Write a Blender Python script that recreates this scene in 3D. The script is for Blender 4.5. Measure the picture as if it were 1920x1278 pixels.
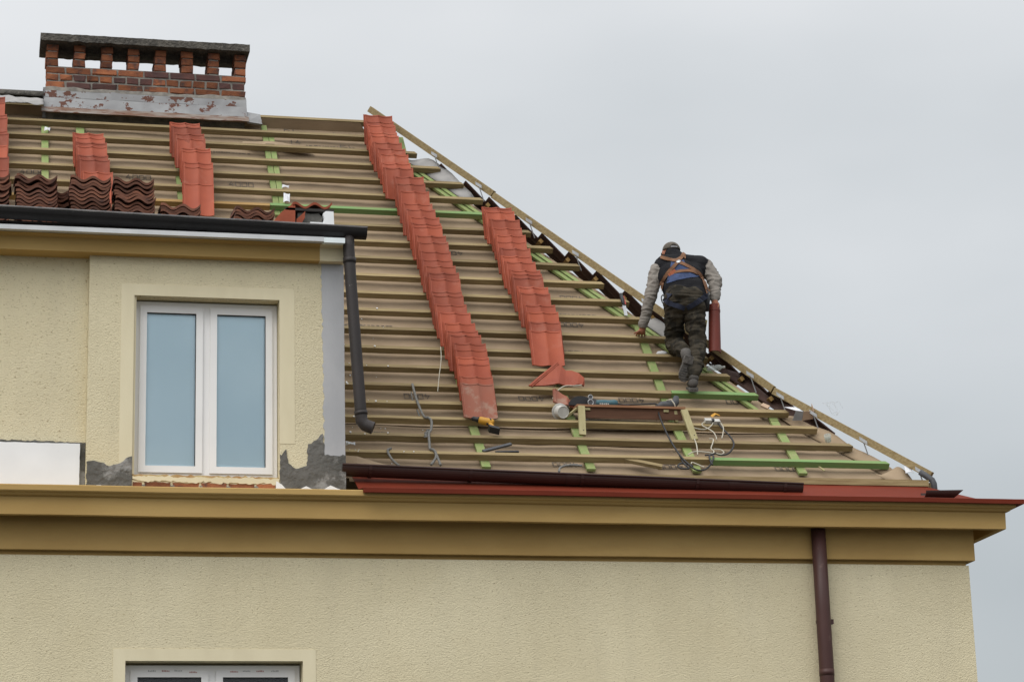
import bpy, bmesh, math, random
from mathutils import Vector, Matrix, noise
from mathutils.bvhtree import BVHTree

random.seed(7)
scene = bpy.context.scene
for o in list(bpy.data.objects):
    bpy.data.objects.remove(o)
COL = scene.collection

# ------------------------------------------------------------------ camera
cam_d = bpy.data.cameras.new('camera')
cam = bpy.data.objects.new('camera', cam_d)
COL.objects.link(cam)
cam_d.sensor_width = 36.0
cam_d.lens = 84.106
cam_d.clip_start = 0.1
cam_d.clip_end = 12000
_p, _y, _r = math.radians(15.1151), math.radians(12.9106), math.radians(-1.5965)
_f = Vector((math.sin(_y) * math.cos(_p), math.cos(_y) * math.cos(_p), math.sin(_p)))
_ri = Vector((math.cos(_y), -math.sin(_y), 0))
_up = _ri.cross(_f)
_r2 = math.cos(_r) * _ri + math.sin(_r) * _up
_u2 = -math.sin(_r) * _ri + math.cos(_r) * _up
cam.matrix_world = Matrix((( _r2.x, _u2.x, -_f.x, 0.0), (_r2.y, _u2.y, -_f.y, -22.2608),
                           (_r2.z, _u2.z, -_f.z, 1.6), (0, 0, 0, 1)))
scene.camera = cam

# ------------------------------------------------------------------ sky, sun, exposure
SUN = Vector((-0.45, -0.45, 0.77)).normalized()
ZENITH = 1.19
world = bpy.data.worlds.new('World')
scene.world = world
world.use_nodes = True
nt = world.node_tree
nt.nodes.clear()
N = nt.nodes.new
out = N('ShaderNodeOutputWorld')
bg = N('ShaderNodeBackground')
sky = N('ShaderNodeTexSky')
sky.sky_type = 'NISHITA'
sky.sun_disc = False
sky.sun_elevation = math.asin(SUN.z)
sky.sun_rotation = math.atan2(SUN.x, SUN.y)
sky.air_density = 1.0
sky.dust_density = 4.0
skm = N('ShaderNodeMix'); skm.data_type = 'RGBA'; skm.blend_type = 'MULTIPLY'; skm.inputs[0].default_value = 1
skm.inputs[7].default_value = (0.09, 0.09, 0.09, 1)
nt.links.new(sky.outputs[0], skm.inputs[6])
tc = N('ShaderNodeTexCoord')
sep = N('ShaderNodeSeparateXYZ')
nt.links.new(tc.outputs['Generated'], sep.inputs[0])
# overcast sky: luminance rises from the horizon to the zenith as 0.47 + 0.54 sin h, a little brighter towards the hidden sun
el = N('ShaderNodeMath'); el.operation = 'MAXIMUM'; el.inputs[1].default_value = 0.0
nt.links.new(sep.outputs[2], el.inputs[0])
cie = N('ShaderNodeMath'); cie.operation = 'MULTIPLY_ADD'; cie.inputs[1].default_value = 0.54; cie.inputs[2].default_value = 0.47
nt.links.new(el.outputs[0], cie.inputs[0])
dot = N('ShaderNodeVectorMath'); dot.operation = 'DOT_PRODUCT'
dot.inputs[1].default_value = SUN
nt.links.new(tc.outputs['Generated'], dot.inputs[0])
glow = N('ShaderNodeMath'); glow.operation = 'MULTIPLY_ADD'; glow.inputs[1].default_value = 0.46; glow.inputs[2].default_value = 1.0
nt.links.new(dot.outputs['Value'], glow.inputs[0])
nz = N('ShaderNodeTexNoise'); nz.inputs['Scale'].default_value = 3.4; nz.inputs['Detail'].default_value = 4
nz.inputs['Roughness'].default_value = 0.45
mp = N('ShaderNodeMapping'); mp.inputs['Scale'].default_value = (1, 1, 2.2)
nt.links.new(tc.outputs['Generated'], mp.inputs[0]); nt.links.new(mp.outputs[0], nz.inputs[0])
cl = N('ShaderNodeMapRange'); cl.inputs[1].default_value = 0.3; cl.inputs[2].default_value = 0.7; cl.inputs[3].default_value = 0.885; cl.inputs[4].default_value = 1.115
nt.links.new(nz.outputs[0], cl.inputs[0])
m1 = N('ShaderNodeMath'); m1.operation = 'MULTIPLY'
nt.links.new(cie.outputs[0], m1.inputs[0]); nt.links.new(glow.outputs[0], m1.inputs[1])
m2 = N('ShaderNodeMath'); m2.operation = 'MULTIPLY'
nt.links.new(m1.outputs[0], m2.inputs[0]); nt.links.new(cl.outputs[0], m2.inputs[1])
tint = N('ShaderNodeMix'); tint.data_type = 'RGBA'
tint.inputs[6].default_value = (0.915, 1.0, 1.045, 1); tint.inputs[7].default_value = (0.98, 1.0, 1.02, 1)
tf = N('ShaderNodeMapRange'); tf.inputs[1].default_value = 0.36; tf.inputs[2].default_value = 0.64
nt.links.new(m2.outputs[0], tf.inputs[0]); nt.links.new(tf.outputs[0], tint.inputs[0])
rmp = N('ShaderNodeVectorMath'); rmp.operation = 'SCALE'
nt.links.new(tint.outputs[2], rmp.inputs[0])
zz = N('ShaderNodeMath'); zz.operation = 'MULTIPLY'; zz.inputs[1].default_value = ZENITH
nt.links.new(m2.outputs[0], zz.inputs[0]); nt.links.new(zz.outputs[0], rmp.inputs[3])
mixs = N('ShaderNodeMix'); mixs.data_type = 'RGBA'; mixs.inputs[0].default_value = 0.90
nt.links.new(skm.outputs[2], mixs.inputs[6]); nt.links.new(rmp.outputs[0], mixs.inputs[7])
nt.links.new(mixs.outputs[2], bg.inputs[0])
bg.inputs[1].default_value = 1.0
nt.links.new(bg.outputs[0], out.inputs[0])

sl = bpy.data.lights.new('sun', 'SUN')
sl.energy = 1.5
sl.angle = math.radians(45)
sl.color = (1.0, 0.96, 0.9)
so = bpy.data.objects.new('sun', sl)
COL.objects.link(so)
so.location = (-6, -12, 20)
so.rotation_euler = (-SUN).to_track_quat('-Z', 'Y').to_euler()

scene.view_settings.view_transform = 'Standard'
scene.view_settings.look = 'None'
scene.view_settings.exposure = 0.17
scene.view_settings.gamma = 1.0
scene.view_settings.use_curve_mapping = False

# ------------------------------------------------------------------ materials
def M(name, col, rough=0.75, col2=None, scale=6.0, stretch=(1, 1, 1), bump=0.0, bscale=60.0, metal=0.0,
      rand=0.0, spec=0.3, lo=0.35, hi=0.65, detail=5.0, bdist=0.01, third=None, tscale=1.5, tlo=0.55, thi=0.7, kind='noise'):
    m = bpy.data.materials.new(name)
    m.use_nodes = True
    t = m.node_tree
    n = t.nodes
    b = n['Principled BSDF']
    b.inputs['Roughness'].default_value = rough
    b.inputs['Metallic'].default_value = metal
    b.inputs['Specular IOR Level'].default_value = spec
    L = t.links.new
    c = n.new('ShaderNodeTexCoord')
    oi = n.new('ShaderNodeObjectInfo')
    cx = n.new('ShaderNodeCombineXYZ')
    ml = n.new('ShaderNodeMath'); ml.operation = 'MULTIPLY'; ml.inputs[1].default_value = 37.0
    L(oi.outputs['Random'], ml.inputs[0])
    for i in range(3):
        L(ml.outputs[0], cx.inputs[i])
    mp = n.new('ShaderNodeMapping')
    mp.inputs['Scale'].default_value = stretch
    L(c.outputs['Object'], mp.inputs['Vector'])
    L(cx.outputs[0], mp.inputs['Location'])
    no = n.new('ShaderNodeTexNoise')
    no.inputs['Scale'].default_value = scale
    no.inputs['Detail'].default_value = detail
    L(mp.outputs[0], no.inputs['Vector'])
    r = n.new('ShaderNodeMapRange')
    r.inputs[1].default_value = lo; r.inputs[2].default_value = hi
    L(no.outputs[0], r.inputs[0])
    mx = n.new('ShaderNodeMix'); mx.data_type = 'RGBA'
    if col2 is None:
        col2 = tuple(x * 0.8 for x in col)
    mx.inputs[6].default_value = (*col, 1)
    mx.inputs[7].default_value = (*col2, 1)
    L(r.outputs[0], mx.inputs[0])
    cur = mx.outputs[2]
    if third is not None:
        n3 = n.new('ShaderNodeTexNoise'); n3.inputs['Scale'].default_value = tscale; n3.inputs['Detail'].default_value = 6
        n3.inputs['Roughness'].default_value = 0.65
        L(mp.outputs[0], n3.inputs['Vector'])
        r3 = n.new('ShaderNodeMapRange'); r3.inputs[1].default_value = tlo; r3.inputs[2].default_value = thi
        L(n3.outputs[0], r3.inputs[0])
        m3 = n.new('ShaderNodeMix'); m3.data_type = 'RGBA'
        L(r3.outputs[0], m3.inputs[0]); L(cur, m3.inputs[6]); m3.inputs[7].default_value = (*third, 1)
        cur = m3.outputs[2]
    if rand > 0:
        hs = n.new('ShaderNodeHueSaturation')
        rr = n.new('ShaderNodeMapRange'); rr.inputs[3].default_value = 1 - rand; rr.inputs[4].default_value = 1 + rand
        L(oi.outputs['Random'], rr.inputs[0]); L(rr.outputs[0], hs.inputs['Value']); L(cur, hs.inputs['Color'])
        cur = hs.outputs[0]
    L(cur, b.inputs['Base Color'])
    if bump > 0:
        nb = n.new('ShaderNodeTexNoise'); nb.inputs['Scale'].default_value = bscale; nb.inputs['Detail'].default_value = 4
        L(mp.outputs[0], nb.inputs['Vector'])
        bp = n.new('ShaderNodeBump'); bp.inputs['Strength'].default_value = bump; bp.inputs['Distance'].default_value = bdist
        L(nb.outputs[0], bp.inputs['Height']); L(bp.outputs[0], b.inputs['Normal'])
    return m

MT = {}
def render_mat(name, c1, c2, dark):
    """rough-cast render: grains with deep pits"""
    m = M(name, c1, 0.95, c2, 1.3, bump=0, spec=0.1)
    t = m.node_tree; n = t.nodes; L = t.links.new
    b = n['Principled BSDF']
    c = n.new('ShaderNodeTexCoord')
    mp = n.new('ShaderNodeMapping'); mp.inputs['Scale'].default_value = (1, 1, 1.35)
    L(c.outputs['Object'], mp.inputs[0])
    n1 = n.new('ShaderNodeTexNoise'); n1.inputs['Scale'].default_value = 80; n1.inputs['Detail'].default_value = 4; n1.inputs['Roughness'].default_value = 0.62
    L(mp.outputs[0], n1.inputs['Vector'])
    v = n.new('ShaderNodeTexVoronoi'); v.inputs['Scale'].default_value = 64; v.feature = 'SMOOTH_F1'; v.inputs['Smoothness'].default_value = 0.6
    L(mp.outputs[0], v.inputs['Vector'])
    ad = n.new('ShaderNodeMath'); ad.operation = 'MULTIPLY_ADD'; ad.inputs[1].default_value = -0.45
    L(v.outputs['Distance'], ad.inputs[0]); L(n1.outputs[0], ad.inputs[2])
    bp = n.new('ShaderNodeBump'); bp.inputs['Strength'].default_value = 0.75; bp.inputs['Distance'].default_value = 0.010
    L(ad.outputs[0], bp.inputs['Height']); L(bp.outputs[0], b.inputs['Normal'])
    # dark specks from a noise of their own, apart from the bump
    n2 = n.new('ShaderNodeTexNoise'); n2.inputs['Scale'].default_value = 46; n2.inputs['Detail'].default_value = 2
    mp2 = n.new('ShaderNodeMapping'); mp2.inputs['Scale'].default_value = (1, 1, 1.6); mp2.inputs['Location'].default_value = (5, 3, 1)
    L(c.outputs['Object'], mp2.inputs[0]); L(mp2.outputs[0], n2.inputs['Vector'])
    rr = n.new('ShaderNodeMapRange'); rr.inputs[1].default_value = 0.63; rr.inputs[2].default_value = 0.72
    L(n2.outputs[0], rr.inputs[0])
    mx = n.new('ShaderNodeMix'); mx.data_type = 'RGBA'; mx.inputs[7].default_value = (*dark, 1)
    old = b.inputs['Base Color'].links[0].from_socket
    L(rr.outputs[0], mx.inputs[0]); L(old, mx.inputs[6])
    # rain streaks and cloudy soiling
    mp3 = n.new('ShaderNodeMapping'); mp3.inputs['Scale'].default_value = (3.2, 3.2, 0.32)
    L(c.outputs['Object'], mp3.inputs[0])
    n3 = n.new('ShaderNodeTexNoise'); n3.inputs['Scale'].default_value = 1.6; n3.inputs['Detail'].default_value = 6; n3.inputs['Roughness'].default_value = 0.6
    L(mp3.outputs[0], n3.inputs['Vector'])
    r3 = n.new('ShaderNodeMapRange'); r3.inputs[1].default_value = 0.42; r3.inputs[2].default_value = 0.72; r3.inputs[4].default_value = 0.2
    L(n3.outputs[0], r3.inputs[0])
    m3 = n.new('ShaderNodeMix'); m3.data_type = 'RGBA'; m3.inputs[7].default_value = (c2[0] * 0.74, c2[1] * 0.74, c2[2] * 0.78, 1)
    L(r3.outputs[0], m3.inputs[0]); L(mx.outputs[2], m3.inputs[6])
    n4 = n.new('ShaderNodeTexNoise'); n4.inputs['Scale'].default_value = 0.9; n4.inputs['Detail'].default_value = 5
    L(c.outputs['Object'], n4.inputs['Vector'])
    r4 = n.new('ShaderNodeMapRange'); r4.inputs[1].default_value = 0.45; r4.inputs[2].default_value = 0.75; r4.inputs[4].default_value = 0.3
    L(n4.outputs[0], r4.inputs[0])
    m4 = n.new('ShaderNodeMix'); m4.data_type = 'RGBA'; m4.inputs[7].default_value = (c1[0] * 0.84, c1[1] * 0.8, c1[2] * 0.72, 1)
    L(r4.outputs[0], m4.inputs[0]); L(m3.outputs[2], m4.inputs[6]); L(m4.outputs[2], b.inputs['Base Color'])
    return m

MT['render'] = render_mat('rough_render', (0.695, 0.622, 0.432), (0.65, 0.578, 0.395), (0.38, 0.31, 0.19))
MT['trim'] = M('smooth_render', (0.705, 0.635, 0.45), 0.9, (0.65, 0.58, 0.405), 2.5, (2, 2, 0.5), bump=0.15, bscale=90, spec=0.15)
MT['ochre'] = M('ochre_paint', (0.49, 0.33, 0.128), 0.85, (0.42, 0.273, 0.10), 1.3, (0.7, 1.0, 1.6), bump=0.12, bscale=30, spec=0.2,
                third=(0.37, 0.235, 0.085), tscale=1.2, tlo=0.5, thi=0.8)
MT['cream'] = M('cream_primer', (0.70, 0.62, 0.43), 0.9, (0.63, 0.55, 0.37), 5)
MT['gplaster'] = M('grey_plaster', (0.45, 0.45, 0.46), 0.9, (0.39, 0.395, 0.41), 3.0, (1, 1, 0.5), bump=0.15, bscale=40)
MT['mortar'] = M('grey_mortar', (0.135, 0.13, 0.12), 0.95, (0.09, 0.088, 0.08), 4.0, bump=0.9, bscale=22, bdist=0.02, third=(0.26, 0.255, 0.245), tscale=2.2, tlo=0.54, thi=0.6)
MT['styro'] = M('white_foam_board', (0.80, 0.81, 0.82), 0.9, (0.75, 0.76, 0.77), 3, third=(0.6, 0.6, 0.59), tscale=6, tlo=0.64, thi=0.8)
MT['foam'] = M('yellow_mounting_foam', (0.50, 0.40, 0.22), 0.9, (0.36, 0.20, 0.08), 14, bump=0.6, bscale=40)
MT['brick'] = M('brick', (0.27, 0.10, 0.045), 0.92, (0.17, 0.06, 0.033), 9, bump=0.7, bscale=60, rand=0.38, third=(0.085, 0.052, 0.042), tscale=9, tlo=0.53, thi=0.66)
MT['brick_dark'] = M('dark_fired_brick', (0.11, 0.05, 0.042), 0.92, (0.07, 0.04, 0.038), 9, bump=0.5, bscale=70, rand=0.2)
MT['joint'] = M('chimney_mortar', (0.27, 0.25, 0.22), 0.95, (0.16, 0.15, 0.135), 12, bump=0.6, bscale=60)
MT['concrete'] = M('weathered_concrete', (0.115, 0.105, 0.09), 0.95, (0.06, 0.056, 0.05), 14, bump=0.9, bscale=34, bdist=0.03, third=(0.2, 0.19, 0.17), tscale=18, tlo=0.62, thi=0.7)
MT['flash'] = M('old_grey_paint_and_rust', (0.275, 0.28, 0.285), 0.7, (0.21, 0.21, 0.215), 5, bump=0.12, bscale=30,
                third=(0.095, 0.036, 0.022), tscale=7.5, tlo=0.555, thi=0.575)
MT['rustlow'] = M('rusty_sheet', (0.16, 0.09, 0.06), 0.8, (0.26, 0.24, 0.22), 6, (0.7, 1, 4), third=(0.12, 0.05, 0.03), tscale=9, tlo=0.55, thi=0.6)
MT['batten'] = M('treated_pine', (0.28, 0.217, 0.112), 0.8, (0.20, 0.145, 0.07), 7, (0.5, 7, 7), rand=0.26, bump=0.25, bscale=25,
                 third=(0.13, 0.088, 0.036), tscale=2.2, tlo=0.62, thi=0.72)
MT['batten_g'] = M('green_treated_pine', (0.15, 0.27, 0.10), 0.8, (0.18, 0.25, 0.095), 5, (0.5, 5, 5), rand=0.08, third=(0.27, 0.26, 0.11), tscale=1.6, tlo=0.56, thi=0.68)
MT['counter_g'] = M('pale_green_pine', (0.19, 0.265, 0.09), 0.8, (0.24, 0.27, 0.11), 5, (5, 5, 0.6), rand=0.1, third=(0.30, 0.29, 0.15), tscale=3, tlo=0.56, thi=0.68)
MT['batten_br'] = M('browned_pine', (0.34, 0.22, 0.085), 0.8, (0.27, 0.16, 0.055), 7, (0.5, 7, 7))
MT['bench'] = M('reddish_board', (0.30, 0.15, 0.08), 0.75, (0.23, 0.11, 0.055), 6, (0.6, 6, 6))
MT['shadeboard'] = M('shaded_brown_board', (0.115, 0.052, 0.028), 0.75, (0.085, 0.038, 0.02), 6, (0.6, 6, 6))  # brown bench wood for the apron, its shade painted into the colour
MT['pine'] = M('grey_pine', (0.37, 0.33, 0.18), 0.8, (0.30, 0.26, 0.13), 7, (4, 4, 0.5))
MT['membrane'] = M('brown_roof_membrane', (0.315, 0.237, 0.158), 0.85, (0.265, 0.197, 0.129), 3.1, spec=0.2, bump=0.25, bscale=9, bdist=0.02,
                   third=(0.22, 0.163, 0.11), tscale=2.3, tlo=0.56, thi=0.78)
MT['ink'] = M('grey_print', (0.115, 0.096, 0.078), 0.85, (0.18, 0.145, 0.11), 20, lo=0.45, hi=0.6)
MT['tile'] = M('new_red_tile', (0.325, 0.073, 0.034), 0.62, (0.26, 0.055, 0.027), 4, rand=0.22, bump=0.12, bscale=120, spec=0.3,
               third=(0.36, 0.13, 0.085), tscale=5, tlo=0.56, thi=0.8)
MT['tile_dust'] = M('dusty_red_tile', (0.265, 0.085, 0.052), 0.75, (0.25, 0.095, 0.062), 5, third=(0.29, 0.165, 0.12), tscale=7, tlo=0.52, thi=0.62, bump=0.1)
MT['tile_old'] = M('old_brown_tile', (0.21, 0.088, 0.054), 0.85, (0.12, 0.055, 0.038), 7, rand=0.35, bump=0.35, bscale=60,
                   third=(0.07, 0.04, 0.034), tscale=6, tlo=0.55, thi=0.72)
MT['tile_red'] = M('old_red_tile', (0.34, 0.085, 0.042), 0.75, (0.25, 0.06, 0.03), 6, rand=0.1, bump=0.2)
MT['tile_brown'] = M('dark_brown_tile', (0.075, 0.038, 0.028), 0.7, (0.055, 0.03, 0.024), 5, rand=0.12)
MT['ridge'] = M('ridge_tile_red', (0.14, 0.025, 0.015), 0.55, (0.11, 0.02, 0.012), 4)
MT['redmetal'] = M('red_sheet_metal', (0.16, 0.028, 0.014), 0.7, (0.135, 0.024, 0.012), 2, spec=0.12, third=(0.19, 0.06, 0.042), tscale=3, tlo=0.66, thi=0.85)
MT['blackgutter'] = M('black_gutter', (0.016, 0.014, 0.014), 0.5, (0.012, 0.011, 0.011), 3, spec=0.3)
MT['gutter'] = M('dark_brown_gutter', (0.042, 0.019, 0.016), 0.5, (0.034, 0.016, 0.014), 3, spec=0.35, third=(0.10, 0.075, 0.065), tscale=16, tlo=0.7, thi=0.76)
MT['pipe'] = M('brown_downpipe', (0.066, 0.028, 0.024), 0.5, (0.055, 0.024, 0.021), 3, spec=0.35, third=(0.15, 0.09, 0.075), tscale=9, tlo=0.64, thi=0.8)
MT['blackpipe'] = M('black_downpipe', (0.035, 0.029, 0.028), 0.55, (0.028, 0.024, 0.023), 3, third=(0.42, 0.40, 0.38), tscale=17, tlo=0.70, thi=0.73)
MT['zinc'] = M('zinc_strip', (0.62, 0.63, 0.64), 0.5, (0.53, 0.54, 0.55), 4)
MT['zincw'] = M('bright_zinc_piece', (0.78, 0.85, 0.86), 0.45, (0.72, 0.78, 0.80), 4)
MT['rim'] = M('gutter_rim', (0.24, 0.23, 0.225), 0.45, (0.13, 0.12, 0.12), 5)
MT['steel'] = M('galvanised_steel', (0.42, 0.43, 0.44), 0.4, (0.34, 0.35, 0.36), 20, metal=0.6)
MT['pvc'] = M('white_window_plastic', (0.80, 0.79, 0.78), 0.4, (0.76, 0.75, 0.74), 2, spec=0.45)
MT['gasket'] = M('black_gasket', (0.03, 0.03, 0.03), 0.6)
MT['blind'] = M('pale_blue_blind', (0.76, 0.90, 0.96), 0.9, (0.68, 0.83, 0.90), 1.0)
MT['dark'] = M('dark_room', (0.03, 0.03, 0.032), 0.9)
MT['white'] = M('white_plastic', (0.52, 0.51, 0.48), 0.55, (0.40, 0.39, 0.36), 9)
MT['whitecable'] = M('white_cable', (0.46, 0.43, 0.35), 0.6)
MT['blackcable'] = M('black_cable', (0.028, 0.028, 0.03), 0.5)
MT['rope'] = M('grey_rope', (0.19, 0.185, 0.175), 0.9, (0.12, 0.118, 0.11), 60)
MT['black'] = M('black_plastic', (0.024, 0.024, 0.026), 0.5)
MT['dgrey'] = M('dark_grey_plastic', (0.075, 0.078, 0.085), 0.55, (0.055, 0.057, 0.062), 9)
MT['teal'] = M('teal_plastic', (0.045, 0.115, 0.14), 0.5, (0.035, 0.09, 0.11), 8)
MT['yellow'] = M('yellow_plastic', (0.52, 0.27, 0.03), 0.5, (0.45, 0.22, 0.025), 8)
MT['redplastic'] = M('red_plastic', (0.40, 0.045, 0.035), 0.5)
MT['filmred'] = M('pale_red_print', (0.55, 0.28, 0.26), 0.6)
MT['filmgrey'] = M('pale_grey_print', (0.50, 0.50, 0.50), 0.6)
MT['sheet'] = M('pale_grey_fleece', (0.36, 0.35, 0.34), 0.9, (0.27, 0.265, 0.26), 6, bump=0.3, bscale=14)
MT['card'] = M('cardboard', (0.46, 0.33, 0.235), 0.9, (0.42, 0.30, 0.21), 5)
MT['cardw'] = M('white_card', (0.66, 0.67, 0.70), 0.8)
MT['cardg'] = M('grey_card', (0.36, 0.37, 0.39), 0.8)
MT['roofdark'] = M('bitumen_felt', (0.05, 0.045, 0.042), 0.9)
MT['asphalt'] = M('asphalt', (0.06, 0.06, 0.058), 0.95, (0.05, 0.05, 0.048), 0.4, third=(0.05, 0.07, 0.03), tscale=0.05, tlo=0.5, thi=0.55)
MT['skin'] = M('skin', (0.30, 0.12, 0.07), 0.6, (0.25, 0.095, 0.055), 20)
MT['vest'] = M('black_fleece_vest', (0.012, 0.012, 0.014), 0.95, (0.02, 0.02, 0.022), 8, spec=0.1)
MT['sleeve'] = M('grey_sweatshirt', (0.25, 0.228, 0.203), 0.95, (0.20, 0.182, 0.162), 5, bump=0.3, bscale=22, third=(0.17, 0.15, 0.13), tscale=4, tlo=0.62, thi=0.8)
MT['camo'] = M('camouflage_trousers', (0.046, 0.039, 0.029), 0.95, (0.024, 0.022, 0.018), 9, lo=0.46, hi=0.54, spec=0.1, third=(0.066, 0.056, 0.04), tscale=7, tlo=0.55, thi=0.62, bump=0.3, bscale=25)
MT['boot'] = M('grey_work_boot', (0.10, 0.092, 0.085), 0.8, (0.065, 0.06, 0.055), 12, bump=0.3)
MT['sole'] = M('boot_sole', (0.14, 0.13, 0.12), 0.85, (0.085, 0.08, 0.075), 30, bump=0.6, bscale=70)
MT['cap'] = M('grey_brown_cap', (0.115, 0.10, 0.082), 0.95, (0.085, 0.074, 0.06), 30)
MT['hair'] = M('dark_hair', (0.02, 0.016, 0.014), 0.8)
MT['strap'] = M('orange_brown_webbing', (0.19, 0.092, 0.046), 0.85, (0.13, 0.065, 0.035), 14)
MT['buckle'] = M('orange_buckle', (0.40, 0.12, 0.055), 0.6)
MT['bluepad'] = M('blue_pad', (0.045, 0.068, 0.145), 0.9, (0.028, 0.04, 0.085), 14)
MT['navy'] = M('navy_webbing', (0.022, 0.026, 0.045), 0.9)

def glass_mat():
    m = bpy.data.materials.new('window_glass'); m.use_nodes = True
    t = m.node_tree; n = t.nodes; n.clear(); L = t.links.new
    o = n.new('ShaderNodeOutputMaterial'); mx = n.new('ShaderNodeMixShader')
    tr = n.new('ShaderNodeBsdfTransparent'); tr.inputs[0].default_value = (0.97, 0.99, 1.0, 1)
    gl = n.new('ShaderNodeBsdfGlossy'); gl.inputs['Roughness'].default_value = 0.02
    fr = n.new('ShaderNodeFresnel'); fr.inputs[0].default_value = 1.33
    L(fr.outputs[0], mx.inputs[0]); L(tr.outputs[0], mx.inputs[1]); L(gl.outputs[0], mx.inputs[2]); L(mx.outputs[0], o.inputs[0])
    return m
MT['glass'] = glass_mat()
MT['glass2'] = glass_mat()
MT['glass2'].node_tree.nodes['Fresnel'].inputs[0].default_value = 1.3
def clear_mat():
    m = bpy.data.materials.new('clear_plastic'); m.use_nodes = True
    t = m.node_tree; n = t.nodes; n.clear(); L = t.links.new
    o = n.new('ShaderNodeOutputMaterial'); mx = n.new('ShaderNodeMixShader'); mx.inputs[0].default_value = 0.4
    tr = n.new('ShaderNodeBsdfTransparent'); tr.inputs[0].default_value = (0.9, 0.92, 0.9, 1)
    gl = n.new('ShaderNodeBsdfPrincipled'); gl.inputs['Base Color'].default_value = (0.6, 0.63, 0.6, 1); gl.inputs['Roughness'].default_value = 0.2
    L(tr.outputs[0], mx.inputs[1]); L(gl.outputs[0], mx.inputs[2]); L(mx.outputs[0], o.inputs[0])
    return m
MT['clear'] = clear_mat()

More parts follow.
